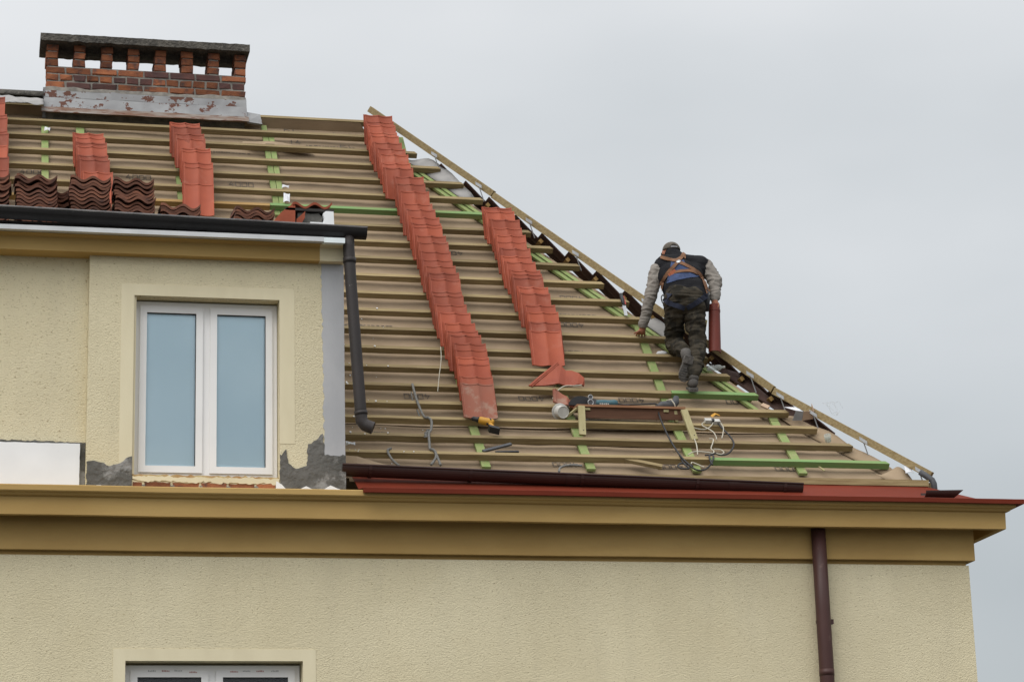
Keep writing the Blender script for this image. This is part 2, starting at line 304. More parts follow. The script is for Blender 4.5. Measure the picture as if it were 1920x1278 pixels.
# ------------------------------------------------------------------ builders
class G:
    def __init__(s):
        s.v = []; s.f = []; s.m = []
    def add(s, vs, fs, mi=0):
        b = len(s.v)
        s.v += [tuple(p) for p in vs]
        s.f += [tuple(i + b for i in q) for q in fs]
        s.m += [mi] * len(fs)
        return s
    def box(s, c, a, b, d, mi=0):
        """c centre, a b d half vectors"""
        c, a, b, d = Vector(c), Vector(a), Vector(b), Vector(d)
        if a.cross(b).dot(d) < 0: d = -d
        vs = [c + i * a + j * b + k * d for k in (-1, 1) for j in (-1, 1) for i in (-1, 1)]
        return s.add(vs, [(0, 2, 3, 1), (4, 5, 7, 6), (0, 1, 5, 4), (2, 6, 7, 3), (0, 4, 6, 2), (1, 3, 7, 5)], mi)
    def bx(s, x0, x1, y0, y1, z0, z1, mi=0):
        return s.box(((x0 + x1) / 2, (y0 + y1) / 2, (z0 + z1) / 2), ((x1 - x0) / 2, 0, 0), (0, (y1 - y0) / 2, 0), (0, 0, (z1 - z0) / 2), mi)
    def beam(s, p, q, w, upv, h, mi=0):
        """beam from p to q; w width sideways, h height along upv"""
        p, q = Vector(p), Vector(q)
        d = q - p; up = Vector(upv).normalized()
        side = d.cross(up).normalized()
        up = side.cross(d).normalized()
        return s.box((p + q) / 2, d / 2, side * w / 2, up * h / 2, mi)
    def tube(s, path, r, n=8, cap=True, mi=0):
        path = [Vector(p) for p in path]
        rs = r if isinstance(r, (list, tuple)) else [r] * len(path)
        rings = []
        prev = None
        for i, p in enumerate(path):
            t = (path[min(i + 1, len(path) - 1)] - path[max(i - 1, 0)])
            if t.length < 1e-9: t = Vector((0, 0, 1))
            t.normalize()
            if prev is None:
                a = Vector((0, 0, 1)) if abs(t.z) < 0.9 else Vector((1, 0, 0))
                u = t.cross(a).normalized()
            else:
                u = (prev - t * prev.dot(t)).normalized()
            prev = u
            w = t.cross(u)
            rings.append([p + rs[i] * (math.cos(2 * math.pi * k / n) * u + math.sin(2 * math.pi * k / n) * w) for k in range(n)])
        vs = [q for ring in rings for q in ring]
        fs = []
        for i in range(len(rings) - 1):
            for k in range(n):
                k2 = (k + 1) % n
                fs.append((i * n + k, i * n + k2, (i + 1) * n + k2, (i + 1) * n + k))
        if cap:
            fs.append(tuple(reversed(range(n))))
            fs.append(tuple((len(rings) - 1) * n + k for k in range(n)))
        return s.add(vs, fs, mi)
    def grid(s, fn, nu, nv, mi=0, flip=False):
        vs = [fn(i / nu, j / nv) for j in range(nv + 1) for i in range(nu + 1)]
        fs = []
        for j in range(nv):
            for i in range(nu):
                a = j * (nu + 1) + i
                q = (a, a + 1, a + nu + 2, a + nu + 1)
                fs.append(tuple(reversed(q)) if flip else q)
        return s.add(vs, fs, mi)
    def shell(s, fn, nu, nv, th, mi=0):
        """closed thin solid: fn(u,v)->(point, normal)"""
        top = []; bot = []
        for j in range(nv + 1):
            for i in range(nu + 1):
                p, nn = fn(i / nu, j / nv)
                p = Vector(p); nn = Vector(nn)
                top.append(p); bot.append(p - nn * th)
        k = len(top); W = nu + 1
        fs = []
        for j in range(nv):
            for i in range(nu):
                a = j * W + i
                fs.append((a, a + 1, a + W + 1, a + W))
                fs.append((k + a, k + a + W, k + a + W + 1, k + a + 1))
        for i in range(nu):
            fs.append((i, k + i, k + i + 1, i + 1))
            a = nv * W + i
            fs.append((a, a + 1, k + a + 1, k + a))
        for j in range(nv):
            a = j * W
            fs.append((a, a + W, k + a + W, k + a))
            a = j * W + nu
            fs.append((a, k + a, k + a + W, a + W))
        return s.add(top + bot, fs, mi)
    def slab(s, poly, y0, y1, mi=0):
        """polygon in (x,z) extruded from y0 (front) to y1"""
        n = len(poly)
        vs = [(x, y0, z) for x, z in poly] + [(x, y1, z) for x, z in poly]
        fs = [tuple(range(n)), tuple(reversed(range(n, 2 * n)))]
        for i in range(n):
            j = (i + 1) % n
            fs.append((i, n + i, n + j, j))
        return s.add(vs, fs, mi)
    def lathe(s, prof, org, ax, n=16, mi=0, cap=True):
        """prof list of (r, t) along axis ax from org"""
        org = Vector(org); ax = Vector(ax).normalized()
        a = Vector((0, 0, 1)) if abs(ax.z) < 0.9 else Vector((1, 0, 0))
        u = ax.cross(a).normalized(); w = ax.cross(u)
        vs = [org + ax * t + r * (math.cos(2 * math.pi * k / n) * u + math.sin(2 * math.pi * k / n) * w) for r, t in prof for k in range(n)]
        fs = []
        for i in range(len(prof) - 1):
            for k in range(n):
                k2 = (k + 1) % n
                fs.append((i * n + k, i * n + k2, (i + 1) * n + k2, (i + 1) * n + k))
        if cap:
            fs.append(tuple(reversed(range(n)))); fs.append(tuple((len(prof) - 1) * n + k for k in range(n)))
        return s.add(vs, fs, mi)
    def build(s, name, mats, parent=None, smooth=False, fix=True):
        if isinstance(mats, str): mats = [mats]
        me = bpy.data.meshes.new(name)
        me.from_pydata(s.v, [], s.f)
        for k in mats: me.materials.append(MT[k])
        if len(mats) > 1: me.polygons.foreach_set('material_index', s.m)
        if fix:
            bm = bmesh.new(); bm.from_mesh(me)
            bmesh.ops.recalc_face_normals(bm, faces=bm.faces); bm.to_mesh(me); bm.free()
        if smooth: me.polygons.foreach_set('use_smooth', [True] * len(me.polygons))
        me.update()
        return link(me, name, parent)

def link(me, name, parent=None):
    o = bpy.data.objects.new(name, me)
    COL.objects.link(o)
    if parent is not None: put_under(o, parent)
    return o
def world_of(o):
    m = o.matrix_basis.copy()
    while o.parent is not None:
        m = o.parent.matrix_basis @ o.matrix_parent_inverse @ m
        o = o.parent
    return m
def put_under(o, parent):
    o.parent = parent
    o.matrix_parent_inverse = world_of(parent).inverted()
def thing(name, label, cat, loc, group=None):
    o = bpy.data.objects.new(name, None)
    COL.objects.link(o)
    o.empty_display_size = 0.1
    o.location = loc
    return tag(o, label, cat, group)
def tag(o, label, cat, group=None):
    o['label'] = label; o['category'] = cat; o['kind'] = 'thing'
    if group: o['group'] = group
    return o
def kind(o, k):
    o['kind'] = k
    return o

# ------------------------------------------------------------------ roof coordinates
TH = math.radians(49.1563)
PH = math.radians(42.5)
ZB = 7.0801
C0 = 8.10            # hip mitre plane: x + y = C0
YR = 3.80            # ridge line
def R(u, s, h=0.0):
    a = TH if s >= 0 else PH
    return Vector((u, s * math.cos(a) - h * math.sin(a), ZB + s * math.sin(a) + h * math.cos(a)))
def RR(u, s, h=0.0):
    """same place on the right-hand hip slope"""
    p = R(u, s, h)
    return Vector((C0 - p.y, C0 - p.x, p.z))
def RD(s):  # slope direction
    a = TH if s >= 0 else PH
    return Vector((0, math.cos(a), math.sin(a)))
def RN(s):
    a = TH if s >= 0 else PH
    return Vector((0, -math.sin(a), math.cos(a)))
HM = -0.115
def mem(u, s):
    """height of the slack membrane below the batten faces"""
    w = 0.010 * noise.noise((u * 1.1, s * 3.1, 0.0)) + 0.005 * noise.noise((u * 4.1, s * 9.3, 4.0))
    return HM + w - 0.006 * abs(math.sin((u - 0.55) * math.pi / 1.03)) ** 2

ONES = 'first second third fourth fifth sixth seventh eighth ninth tenth eleventh twelfth thirteenth fourteenth fifteenth sixteenth seventeenth eighteenth nineteenth'.split()
def ordinal(n):
    if n < 20: return ONES[n - 1]
    t = {2: 'twent', 3: 'thirt', 4: 'fort'}[n // 10]
    return t + 'ieth' if n % 10 == 0 else t + 'y-' + ONES[n % 10 - 1]
# ------------------------------------------------------------------ ground
gd = G().grid(lambda a, b: (-4000 + 8000 * a, -4000 + 8000 * b, 0), 8, 8).build('ground', 'asphalt')
kind(gd, 'structure')

# ------------------------------------------------------------------ house
WX, WY = 9.22, -1.22            # wall corner
XL = -6.0                       # left end of what is built
YB = 8.82
house = thing('house', 'cream rendered house with stripped hipped roof, dormer and brick chimney', 'house', (2.0, 3.5, 0))

w = G()
LW = (1.293, 2.846, 2.75, 4.437)   # lower window opening x0 x1 z0 z1
ZT = 5.36
for (x0, x1, z0, z1) in ((XL, LW[0], 0, ZT), (LW[1], WX, 0, ZT), (LW[0], LW[1], LW[3], ZT), (LW[0], LW[1], 0, LW[2])):
    w.bx(x0, x1, WY, WY + 0.4, z0, z1)
w.bx(WX - 0.4, WX, WY + 0.4, YB, 0, ZT)
w.bx(XL, WX, YB, YB + 0.3, 0, ZT)
w.bx(XL - 0.3, XL, WY, YB, 0, ZT)
wall = w.build('wall', 'render', house)
# smooth surround of the lower window
sr = G()
sr.bx(1.186, 2.961, WY - 0.004, WY + 0.002, LW[3], 4.541)
sr.bx(1.186, LW[0], WY - 0.004, WY + 0.002, LW[2], LW[3])
sr.bx(LW[1], 2.961, WY - 0.004, WY + 0.002, LW[2], LW[3])
sr.build('window_surround', 'trim', house)

# cornice, swept round the corner
def sweep(prof, x0, name, mat, parent, closed=False, xr=None):
    """profile swept along the front and round the corner, with the slight unevenness of hand-run mouldings"""
    g = G()
    NX = 70
    n = len(prof)
    rows = []
    for i, (o_, z) in enumerate(prof):
        row_ = []
        for k in range(NX + 1):
            x = x0 + (WX + o_ - x0) * k / NX
            f = 0.0 if k in (0, NX) else 1.0
            row_.append((x, WY - o_ + f * 0.003 * noise.noise((x * 1.1, o_ * 3, z * 2)), z + f * 0.0035 * noise.noise((x * 0.9, 7 + o_ * 2, z * 2)) + f * 0.0012 * noise.noise((x * 6, 3, z * 9))))
        row_.append((WX + o_, YB, z))
        rows.append(row_)
    W = NX + 2
    g.v = [p for r_ in rows for p in r_]
    for i in range(n if closed else n - 1):
        j = (i + 1) % n
        for k in range(W - 1):
            g.f.append((W * i + k, W * i + k + 1, W * j + k + 1, W * j + k)); g.m.append(0)
    if closed:
        g.f.append(tuple(W * i for i in range(n))); g.m.append(0)
        g.f.append(tuple(W * i + W - 1 for i in reversed(range(n)))); g.m.append(0)
    return g.build(name, mat, parent)
cprof = [(-0.30, 5.352), (-0.02, 5.352), (-0.02, 5.398), (0.045, 5.398), (0.048, 5.402), (0.05, 5.76), (0.065, 5.785), (0.20, 5.79), (0.215, 5.77), (0.218, 5.663), (0.279, 5.661), (0.283, 5.664),
         (0.287, 5.818), (0.300, 5.822), (0.318, 5.828), (0.335, 5.845), (0.352, 5.85), (0.358, 5.854), (0.365, 5.862), (0.366, 5.905), (0.36, 5.912), (-0.30, 5.93)]
sweep(cprof, XL, 'cornice', 'ochre', house, closed=True)
# red sheet flashing on the cornice
fprof = [(0.372, 5.884), (0.425, 5.880), (0.428, 5.921), (0.418, 5.925), (0.13, 5.972), (-0.262, 6.172), (-0.262, 6.165), (0.125, 5.966), (0.405, 5.919), (0.372, 5.916)]
sweep(fprof, 3.34, 'cornice_flashing', 'redmetal', house, closed=True)

# ---- roof membrane
roof_g = G()
def front_sheet(a, b, s0, s1, x0):
    s = s0 + (s1 - s0) * b
    p = R(0, s, HM)
    xe = C0 - p.y
    u = x0 + (xe - x0) * a
    e = min(1.0, (1 - a) * 12)
    return R(u, s, HM + (mem(u, s) - HM) * e)
roof_g.grid(lambda a, b: front_sheet(a, b, -1.19, 0.0, 3.2), 70, 14)
roof_g.grid(lambda a, b: front_sheet(a, b, 0.0, 1.5, 3.2), 70, 18)
roof_g.grid(lambda a, b: front_sheet(a, b, 1.5, 5.79, XL), 150, 48)
# folded lip over the eave board
def lip(a, b):
    u = 3.34 + 5.62 * a
    s = -1.19 - 0.035 * b
    lift = 0.035 * max(0, 1 - ((u - 5.95) / 0.62) ** 2) + 0.012 * noise.noise((u * 1.7, 0, 2))
    return R(u, s, mem(u, -1.19) + (lift - 0.02 * b) * b)
roof_g.grid(lip, 90, 2)
# right and back slopes
def right_sheet(a, b):
    s = -1.19 + 6.98 * b
    p = R(0, s, HM - 0.02)
    y0 = p.y; y1 = 2 * YR - p.y
    return Vector((C0 - p.y, y0 + (y1 - y0) * a, p.z))
roof_g.grid(right_sheet, 2, 14)
def back_sheet(a, b):
    s = -1.19 + 6.98 * b
    p = R(0, s, HM - 0.02)
    return Vector((XL + (C0 - p.y - XL) * a, 2 * YR - p.y, p.z))
roof_g.grid(back_sheet, 2, 14)
roof = roof_g.build('roof', 'membrane', house, smooth=True, fix=False)

# eave boards under the membrane
g = G()
g.box((6.16, -0.955, 6.205), (2.82, 0, 0), (0, 0.02, 0), (0, 0, 0.031))
g.build('eave_board', 'batten', roof)
g = G()
g.box((C0 + 0.955, C0 - 6.16 + 2.2, 6.205), (0, 5.0, 0), (0.02, 0, 0), (0, 0, 0.031))
g.build('eave_board', 'batten', roof)

# ---- battens
BW, BT = 0.05, 0.064
SB = [5.70, 5.345, 5.013, 4.683, 4.36, 4.016, 3.70, 3.36, 3.04, 2.70, 2.35, 2.007, 1.68, 1.335, 0.995, 0.665, 0.34, 0.045, -0.25, -0.585, -0.92]
UEND = {0: 4.36, 1: 4.63, 2: 4.80, 3: 5.03, 4: 5.25, 5: 5.42, 6: 5.64, 7: 5.86, 8: 6.05, 9: 6.29, 10: 6.49, 11: 6.70, 12: 6.80, 13: 7.03,
        14: 7.33, 15: 7.49, 16: 7.71, 17: 7.96, 18: 8.17, 19: 8.44, 20: 8.71}
def batten(name, u0, u1, s, mat, parent, fn=R, cut=0.028, wob=0.010, w=BW, t=BT, h=0.0):
    """solid batten with mitred right end; s is its lower outer edge"""
    n = max(2, int((u1 - u0) / 0.4))
    vs = []
    rs = random.random() * 50
    h = h + random.uniform(-0.004, 0.003)
    for i in range(n + 1):
        a = i / n
        for (ds, dh) in ((0, 0), (w, 0), (w, -t), (0, -t)):
            end = u1 - (cut * ds / w if cut else 0)
            u = u0 + (end - u0) * a
            k = wob * noise.noise((u * 0.8, rs, 0))
            sv = s + ds
            if s < 0 <= sv: sv = s + ds  # stays in its own plane below
            a_ = TH if s >= 0 else PH
            base = fn(u, s + k, h + dh) if True else None
            p = base + (Vector((0, math.cos(a_), math.sin(a_))) if fn is R else Vector((-math.cos(a_), 0, math.sin(a_)))) * ds
            vs.append(p)
    fs = []
    for i in range(n):
        for k in range(4):
            k2 = (k + 1) % 4
            fs.append((4 * i + k, 4 * (i + 1) + k, 4 * (i + 1) + k2, 4 * i + k2))
    fs.append((0, 1, 2, 3)); fs.append((4 * n + 3, 4 * n + 2, 4 * n + 1, 4 * n))
    return G().add(vs, fs).build(name, mat, parent)
for k, s in enumerate(SB):
    x0 = -5.9 if s > 2.25 else 3.27
    if k == 6:
        batten('batten', x0, 3.0, s, 'batten_br', roof, cut=0)
        batten('batten', 3.004, UEND[k], s, 'batten_g', roof)
    elif k == 16:
        batten('batten', x0, 6.79, s, 'batten', roof, cut=0)
        batten('batten', 6.794, UEND[k], s, 'batten_g', roof)
    elif k == 20:
        batten('batten', x0, 6.88, s, 'batten', roof, cut=0)
        batten('batten', 6.884, UEND[k], s, 'batten_g', roof)
    elif k in (9, 13, 4, 18):
        j = {9: 4.5, 13: 5.45, 4: 0.9, 18: 6.81}[k]
        batten('batten', x0, j, s, 'batten', roof, cut=0)
        batten('batten', j + 0.004, UEND[k], s, 'batten', roof)
    else:
        batten('batten', x0, UEND[k], s, 'batten', roof)
# counter battens running up the slope (outer face just under the battens)
def counter(u, s0, s1, mat='counter_g', w=0.085, t=0.028, du=0.0):
    nseg = [(s0, s1)] if s0 * s1 >= 0 else [(s0, 0.0), (0.0, s1)]
    for a, b in nseg:
        g = G()
        uu0 = u + du * (a - s0); uu1 = u + du * (b - s0)
        n_ = RN((a + b) / 2)
        p = R(uu0, a if a < 0 or b > 0 else a, 0); q = R(uu1, b, 0)
        if b == 0.0: q = Vector((uu1, 0, ZB)) 
        off = n_ * (-BT - 0.0005 - t / 2)
        g.beam(p + off + (Vector((0, 0, 0))), q + off, w, n_, t)
        g.build('counter_batten', mat, roof)
counter(0.60, 3.0, 5.45, w=0.075)
counter(0.99, 3.0, 5.45, w=0.09)
counter(3.085, 3.62, 5.62, w=0.062)
counter(3.152, 3.62, 5.36, w=0.06)
counter(4.66, -1.03, 5.5)
counter(5.68, -1.03, 3.9)
counter(6.73, -1.03, 1.72)
counter(7.80, -1.03, 0.12)
counter(2.06, 3.0, 5.45)
# pairs of green counter battens following the hip
for off, t0, t1, mt in ((0.17, 0.35, 5.0, 'counter_g'), (0.255, 0.1, 5.1, 'counter_g')):
    g = G()
    def hp(s, off=off):
        p = R(0, s, -BT - 0.016)
        return Vector((C0 - p.y - off, p.y, p.z))
    g.beam(hp(t0), hp(t1), 0.045, RN(1), 0.03)
    g.build('hip_counter_batten', mt, roof)

# ---- hip battens standing on metal rods, with their butt joints
HB = [((4.36, 3.79, 11.612), (5.55, 2.60, 10.222)), ((5.553, 2.597, 10.205), (7.90, 0.25, 7.445)), ((7.905, 0.245, 7.43), (9.06, -0.91, 6.328))]
for p, q in HB:
    g = G()
    p, q = Vector(p), Vector(q)
    d = (q - p).normalized()
    side = d.cross(Vector((0, 0, 1))).normalized()
    up = side.cross(d).normalized()
    g.beam(p - up * 0.036, q - up * 0.036, 0.05, up, 0.072)
    g.build('hip_batten', 'pine' if False else 'batten', roof)
def hip_z(x):
    for p, q in HB:
        if p[0] <= x <= q[0]:
            return p[2] + (q[2] - p[2]) * (x - p[0]) / (q[0] - p[0])
    return HB[-1][1][2]
for x in (4.98, 5.40, 5.86, 6.27, 6.86, 7.70, 7.93, 8.18, 8.55, 8.95):
    z = hip_z(x)
    g = G()
    g.tube([(x - 0.012, C0 - x - 0.012, z - 0.095), (x + 0.045, C0 - x, z - 0.27)], 0.006, 6)
    g.box((x - 0.02, C0 - x - 0.03, z - 0.085), (0.028, -0.028, -0.03), (0.002, 0.002, 0), (0, 0, 0.018))
    g.build('hip_rod', 'steel', roof)

# ---- tiles and battens of the right-hand hip slope that stick out past the hip
def tile_mesh(name, W=0.335, L=0.42, amp=0.024, mats=('tile',), ribs=True):
    g = G()
    def prof(t):
        if t < 0.06: return amp * (0.55 - 0.4 * t / 0.06)
        x = ((t - 0.04) / 0.48) % 1.0
        return amp * (1 - math.sin(math.pi * x) ** 0.7)
    def fn(a, b):
        return (W * (a - 0.5), L * b, prof(a)), (0, 0, 1)
    g.shell(fn, 24, 1, 0.013)
    if ribs:
        for y in (L * 0.955,):
            g.shell(lambda a, b: ((W * (0.07 + 0.9 * a - 0.5), y + 0.010 * b, prof(0.07 + 0.9 * a) + 0.004), (0, 0, 1)), 16, 1, 0.006)
        for x in (-0.475, -0.445):
            g.box((W * x, L / 2, prof(x + .5) + 0.003), (0.003, 0, 0), (0, L / 2, 0), (0, 0, 0.004))
    me = bpy.data.meshes.new(name)
    me.from_pydata(g.v, [], g.f)
    bm = bmesh.new(); bm.from_mesh(me); bmesh.ops.recalc_face_normals(bm, faces=bm.faces); bm.to_mesh(me); bm.free()
    for k in mats: me.materials.append(MT[k])
    me.update()
    return me
TILE = tile_mesh('roof_tile')
TILE_B = tile_mesh('roof_tile_brown', mats=('tile_brown',))
def frame_matrix(org, ex, ey):
    ex = Vector(ex).normalized(); ey = Vector(ey); ey = (ey - ex * ey.dot(ex)).normalized(); ez = ex.cross(ey)
    return Matrix(((ex.x, ey.x, ez.x, org[0]), (ex.y, ey.y, ez.y, org[1]), (ex.z, ey.z, ez.z, org[2]), (0, 0, 0, 1)))
def place(me, name, org, ex, ey):
    o = bpy.data.objects.new(name, me)
    COL.objects.link(o)
    m = frame_matrix(org, ex, ey)
    o.location = m.to_translation(); o.rotation_euler = m.to_euler()
    return o
HS = [4.74, 4.38, 4.045, 3.675, 3.31, 2.944, 2.574, 2.203, 1.84, 1.475, 1.11, 0.745, 0.40, 0.06]
for i, su in enumerate(HS):
    hl = 0.03 if su > 1.3 else 0.055
    yh = su * math.cos(TH)
    low = R(0, su - 0.42, hl + 0.03) if su > 0.45 else R(0, su - 0.42, hl + 0.045)
    upp = R(0, su, hl + 0.008)
    o_ = Vector((C0 - low.y, yh + 0.1675 + random.uniform(-.012, .012), low.z))
    u_ = Vector((C0 - upp.y, o_.y, upp.z))
    o = place(TILE_B, 'far_slope_tile', o_, (0, 1, 0), u_ - o_)
    tag(o, ordinal(i + 1) + ' dark brown far-slope tile from the top jutting above the hip', 'clay tile', 'brown tiles jutting past the hip')
    # batten of that slope, end grain towards us
    g = G()
    q = R(0, su - 0.06, -0.01)
    g.box((C0 - q.y, q.y + 0.07 + 0.6, q.z), (0.022 * math.cos(TH), 0, -0.022 * math.sin(TH)), (0, 0.6, 0), (0.02 * math.sin(TH), 0, 0.02 * math.cos(TH)))
    g.build('batten', 'batten_br', roof)

# ---- printing on the membrane
def digit(g, ch, u, s, w, h, t, turn):
    segs = {'0': [(0, 0, 1, 0), (1, 0, 1, 1), (1, 1, 0, 1), (0, 1, 0, 0)],
            '4': [(0.55, 1, 0, 0.32), (0, 0.32, 1, 0.32), (0.72, 0, 0.72, 0.62)],
            'I': [(0.5, 0, 0.5, 1)], 'E': [(0, 0, 0, 1), (0, 0, 1, 0), (0, .5, .8, .5), (0, 1, 1, 1)], 'D': [(0, 0, 0, 1), (0, 0, 1, .2), (1, .2, 1, .8), (1, .8, 0, 1)]}[ch]
    for (x0, y0, x1, y1) in segs:
        if turn: x0, y0, x1, y1 = 1 - x0, 1 - y0, 1 - x1, 1 - y1
        a = Vector((u + x0 * w, s + y0 * h)); b = Vector((u + x1 * w, s + y1 * h))
        d = (b - a); d.normalize(); nn = Vector((-d.y, d.x)) * t / 2
        a2 = a - d * t / 2; b2 = b + d * t / 2
        for k in range(2):
            f0, f1 = k / 2, (k + 1) / 2
            c0, c1 = a2.lerp(b2, f0), a2.lerp(b2, f1)
            g.add([R(q.x, q.y, mem(q.x, q.y) + 0.005) for q in (c0 - nn, c1 - nn, c1 + nn, c0 + nn)], [(0, 1, 2, 3)])
def printing(txt, u, s, total, h, turn=False, t=0.011):
    g = G()
    n = len(txt); pitch = total / n
    seq = reversed(txt) if turn else txt
    for i, ch in enumerate(seq):
        digit(g, ch, u + i * pitch, s, pitch * 0.72, h, t, turn)
    o = g.build('printed_lettering', 'ink', roof, fix=False)
    return o
for (u, s) in ((0.335, 4.335), (1.478, 4.325), (2.606, 4.275)):
    printing('4000', u, s, 0.285, 0.088)
for (u, s) in ((7.57, -0.915), (6.38, -0.925), (5.34, -0.915)):
    printing('4000', u, s, 0.26, 0.08, True)
for (u, s) in ((5.83, 1.145), (5.90, 1.675), (4.80, 3.01), (4.07, 0.30), (7.40, 0.345), (6.27, 0.325), (5.23, 0.31), (3.62, -0.40), (3.55, 1.5), (6.0, 2.19)):
    printing('4000', u, s, 0.27, 0.075, True)
for (u, s, tx) in ((3.33, 5.57, 'DI'), (3.90, 5.545, 'EI'), (4.06, 5.54, 'DI'), (3.36, 5.30, 'I4'), (3.95, 5.24, 'EI')):
    printing(tx, u, s, 0.15, 0.075, False, 0.012)
for (u0, u1, s) in ((3.55, 4.1, 5.265), (3.74, 4.2, 4.56), (2.43, 2.9, 5.02), (5.0, 5.25, 4.455), (3.77, 4.0, 1.89), (0.9, 1.7, 4.90), (1.5, 1.95, 4.22), (3.45, 4.1, 1.56), (5.9, 6.3, 1.90), (4.9, 5.2, 2.56)):
    g = G()
    x = u0
    while x < u1:
        d = random.uniform(0.015, 0.05)
        g.add([R(a, b, mem(a, b) + 0.005) for a, b in ((x, s), (x + d, s - 0.0), (x + d, s + 0.014), (x, s + 0.014))], [(0, 1, 2, 3)])
        x += d + random.uniform(0.006, 0.02)
    g.build('printed_lettering', 'ink', roof, fix=False)
# overlap edges of the membrane lengths
for s, u0, u1, amp in ((1.18, 3.3, 7.1, .006), (2.52, 1.0, 6.2, .006), (3.86, -1.0, 5.4, .006), (5.19, -1.0, 4.2, .006), (-0.14, 3.3, 7.85, .012), (-0.45, 3.3, 8.1, .012), (0.22, 3.3, 7.6, .006), (-0.77, 3.3, 8.3, .012)):
    def lap(a, b):
        u = u0 + (u1 - u0) * a
        ss = s + 0.012 * noise.noise((u * 0.9, s * 9, 0)) - 0.05 * b
        lift = (0.004 + amp * (0.5 + noise.noise((u * 1.2, s * 5, 3)))) * b
        return R(u, ss, mem(u, s) + 0.002 + max(0.0, lift)), RN(s)
    G().shell(lap, 60, 1, 0.0015).build('membrane_lap', 'membrane', roof)

# ---- torn membrane flaps
def flap(pts, th, mat, name='membrane_flap'):
    """ribbon through list of (u,s,h) pairs: ((lower),(upper))"""
    g = G()
    a = [R(*p[0]) for p in pts]; b = [R(*p[1]) for p in pts]
    n = len(pts)
    vs = a + b
    fs = [(i, i + 1, n + i + 1, n + i) for i in range(n - 1)]
    g.add(vs, fs)
    o = g.build(name, mat, roof, fix=False)
    m = o.modifiers.new('thick', 'SOLIDIFY'); m.thickness = th
    return o
flap([((2.80, 5.17, -0.07), (2.82, 5.24, -0.078)), ((2.88, 5.10, -0.055), (2.90, 5.24, -0.076)), ((2.97, 5.09, -0.04), (2.98, 5.24, -0.074)), ((3.07, 5.115, -0.025), (3.08, 5.24, -0.06)),
      ((3.16, 5.125, -0.03), (3.16, 5.24, -0.06)), ((3.28, 5.08, -0.05), (3.27, 5.24, -0.07)), ((3.42, 5.065, -0.065), (3.41, 5.2, -0.076)), ((3.62, 5.06, -0.075), (3.60, 5.1, -0.078))], 0.003, 'membrane')
flap([((3.30, -1.14, -0.0), (3.27, -0.98, 0.0)), ((3.40, -1.16, 0.02), (3.42, -1.02, 0.015)), ((3.55, -1.19, 0.02), (3.60, -1.08, -0.01)), ((3.8, -1.21, -0.02), (3.85, -1.14, -0.04)), ((4.2, -1.22, -0.05), (4.2, -1.17, -0.06))], 0.004, 'membrane')
# pale fleece strips at the hip
def hip_strip(s0, s1, o0, o1, hh, mat, name='hip_fleece'):
    g = G()
    n = 14
    def fn(a, b):
        s = s0 + (s1 - s0) * a
        p = R(0, s, 0)
        off = o0 + (o1 - o0) * b
        z = p.z - 0.17 + (hh + 0.11) * b * (0.7 + 0.5 * noise.noise((s * 3, 1, 0))) * math.sin(math.pi * min(1, a * 1.02 + 0.03)) ** 0.5
        return Vector((C0 - p.y + off, p.y + off * 0.6, z)), Vector((0, -1, 0.2)).normalized()
    g.shell(fn, n, 3, 0.004)
    return g.build(name, mat, roof, smooth=True)
hip_strip(4.25, 5.2, -0.06, 0.05, 0.16, 'sheet')
hip_strip(1.55, 2.0, -0.05, 0.06, 0.07, 'sheet')
hip_strip(-0.95, 0.3, -0.06, 0.02, 0.085, 'membrane')
hip_strip(-0.35, 1.25, 0.06, 0.11, 0.055, 'tile_brown', 'hip_underlay')
hip_strip(-1.1, -0.85, -0.2, 0.0, 0.10, 'membrane')

# ------------------------------------------------------------------ chimney
cg = G()
cg.bx(0.615, 2.865, 3.757, 4.10, 10.2, 11.888)
chim = cg.build('chimney', 'joint', house)
g = G()
def jit(a): return random.uniform(-a, a)
def rough_slab(x0, x1, y0, y1, z0, z1, n=60):
    g = G()
    def ring(x):
        j = lambda: 0.010 * noise.noise((x * 9, jit(0) + 1, 0))
        a = 0.012 * noise.noise((x * 11, 0, 0)); b = 0.012 * noise.noise((x * 11, 9, 0)); c = 0.008 * noise.noise((x * 14, 19, 0))
        return [(x, y0 + a, z0 + b), (x, y0 + a * .5, z1 + c), (x, y1, z1 + c), (x, y1 + a, z0 + b)]
    vs = []
    for i in range(n + 1):
        vs += ring(x0 + (x1 - x0) * i / n)
    fs = []
    for i in range(n):
        for k in range(4):
            k2 = (k + 1) % 4
            fs.append((4 * i + k, 4 * (i + 1) + k, 4 * (i + 1) + k2, 4 * i + k2))
    fs.append((0, 1, 2, 3)); fs.append((4 * n + 3, 4 * n + 2, 4 * n + 1, 4 * n))
    return g.add(vs, fs)
rough_slab(0.53, 2.915, 3.645, 4.20, 12.158, 12.243).build('chimney_cap', 'concrete', chim)
def brick(x0, x1, y0, y1, z0, z1, mat):
    """brick with knocked corners, own small irregularities"""
    g = G()
    c = Vector(((x0 + x1) / 2, (y0 + y1) / 2, (z0 + z1) / 2))
    hx, hy, hz = (x1 - x0) / 2, (y1 - y0) / 2, (z1 - z0) / 2
    b = 0.007
    vs = []
    for yy, inset in ((-hy, b), (-hy + b, 0), (hy, 0)):
        for sx, sz in ((-1, -1), (1, -1), (1, 1), (-1, 1)):
            vs.append(c + Vector((sx * (hx - inset) + jit(0.007), yy + jit(0.005), sz * (hz - inset) + jit(0.006))))
    fs = [(0, 1, 2, 3), (11, 10, 9, 8)]
    for r in range(2):
        for k in range(4):
            k2 = (k + 1) % 4
            fs.append((4 * r + k, 4 * r + 4 + k, 4 * r + 4 + k2, 4 * r + k2))
    g.add(vs, fs)
    return g.build('brick', mat, chim)
CH = 0.0905
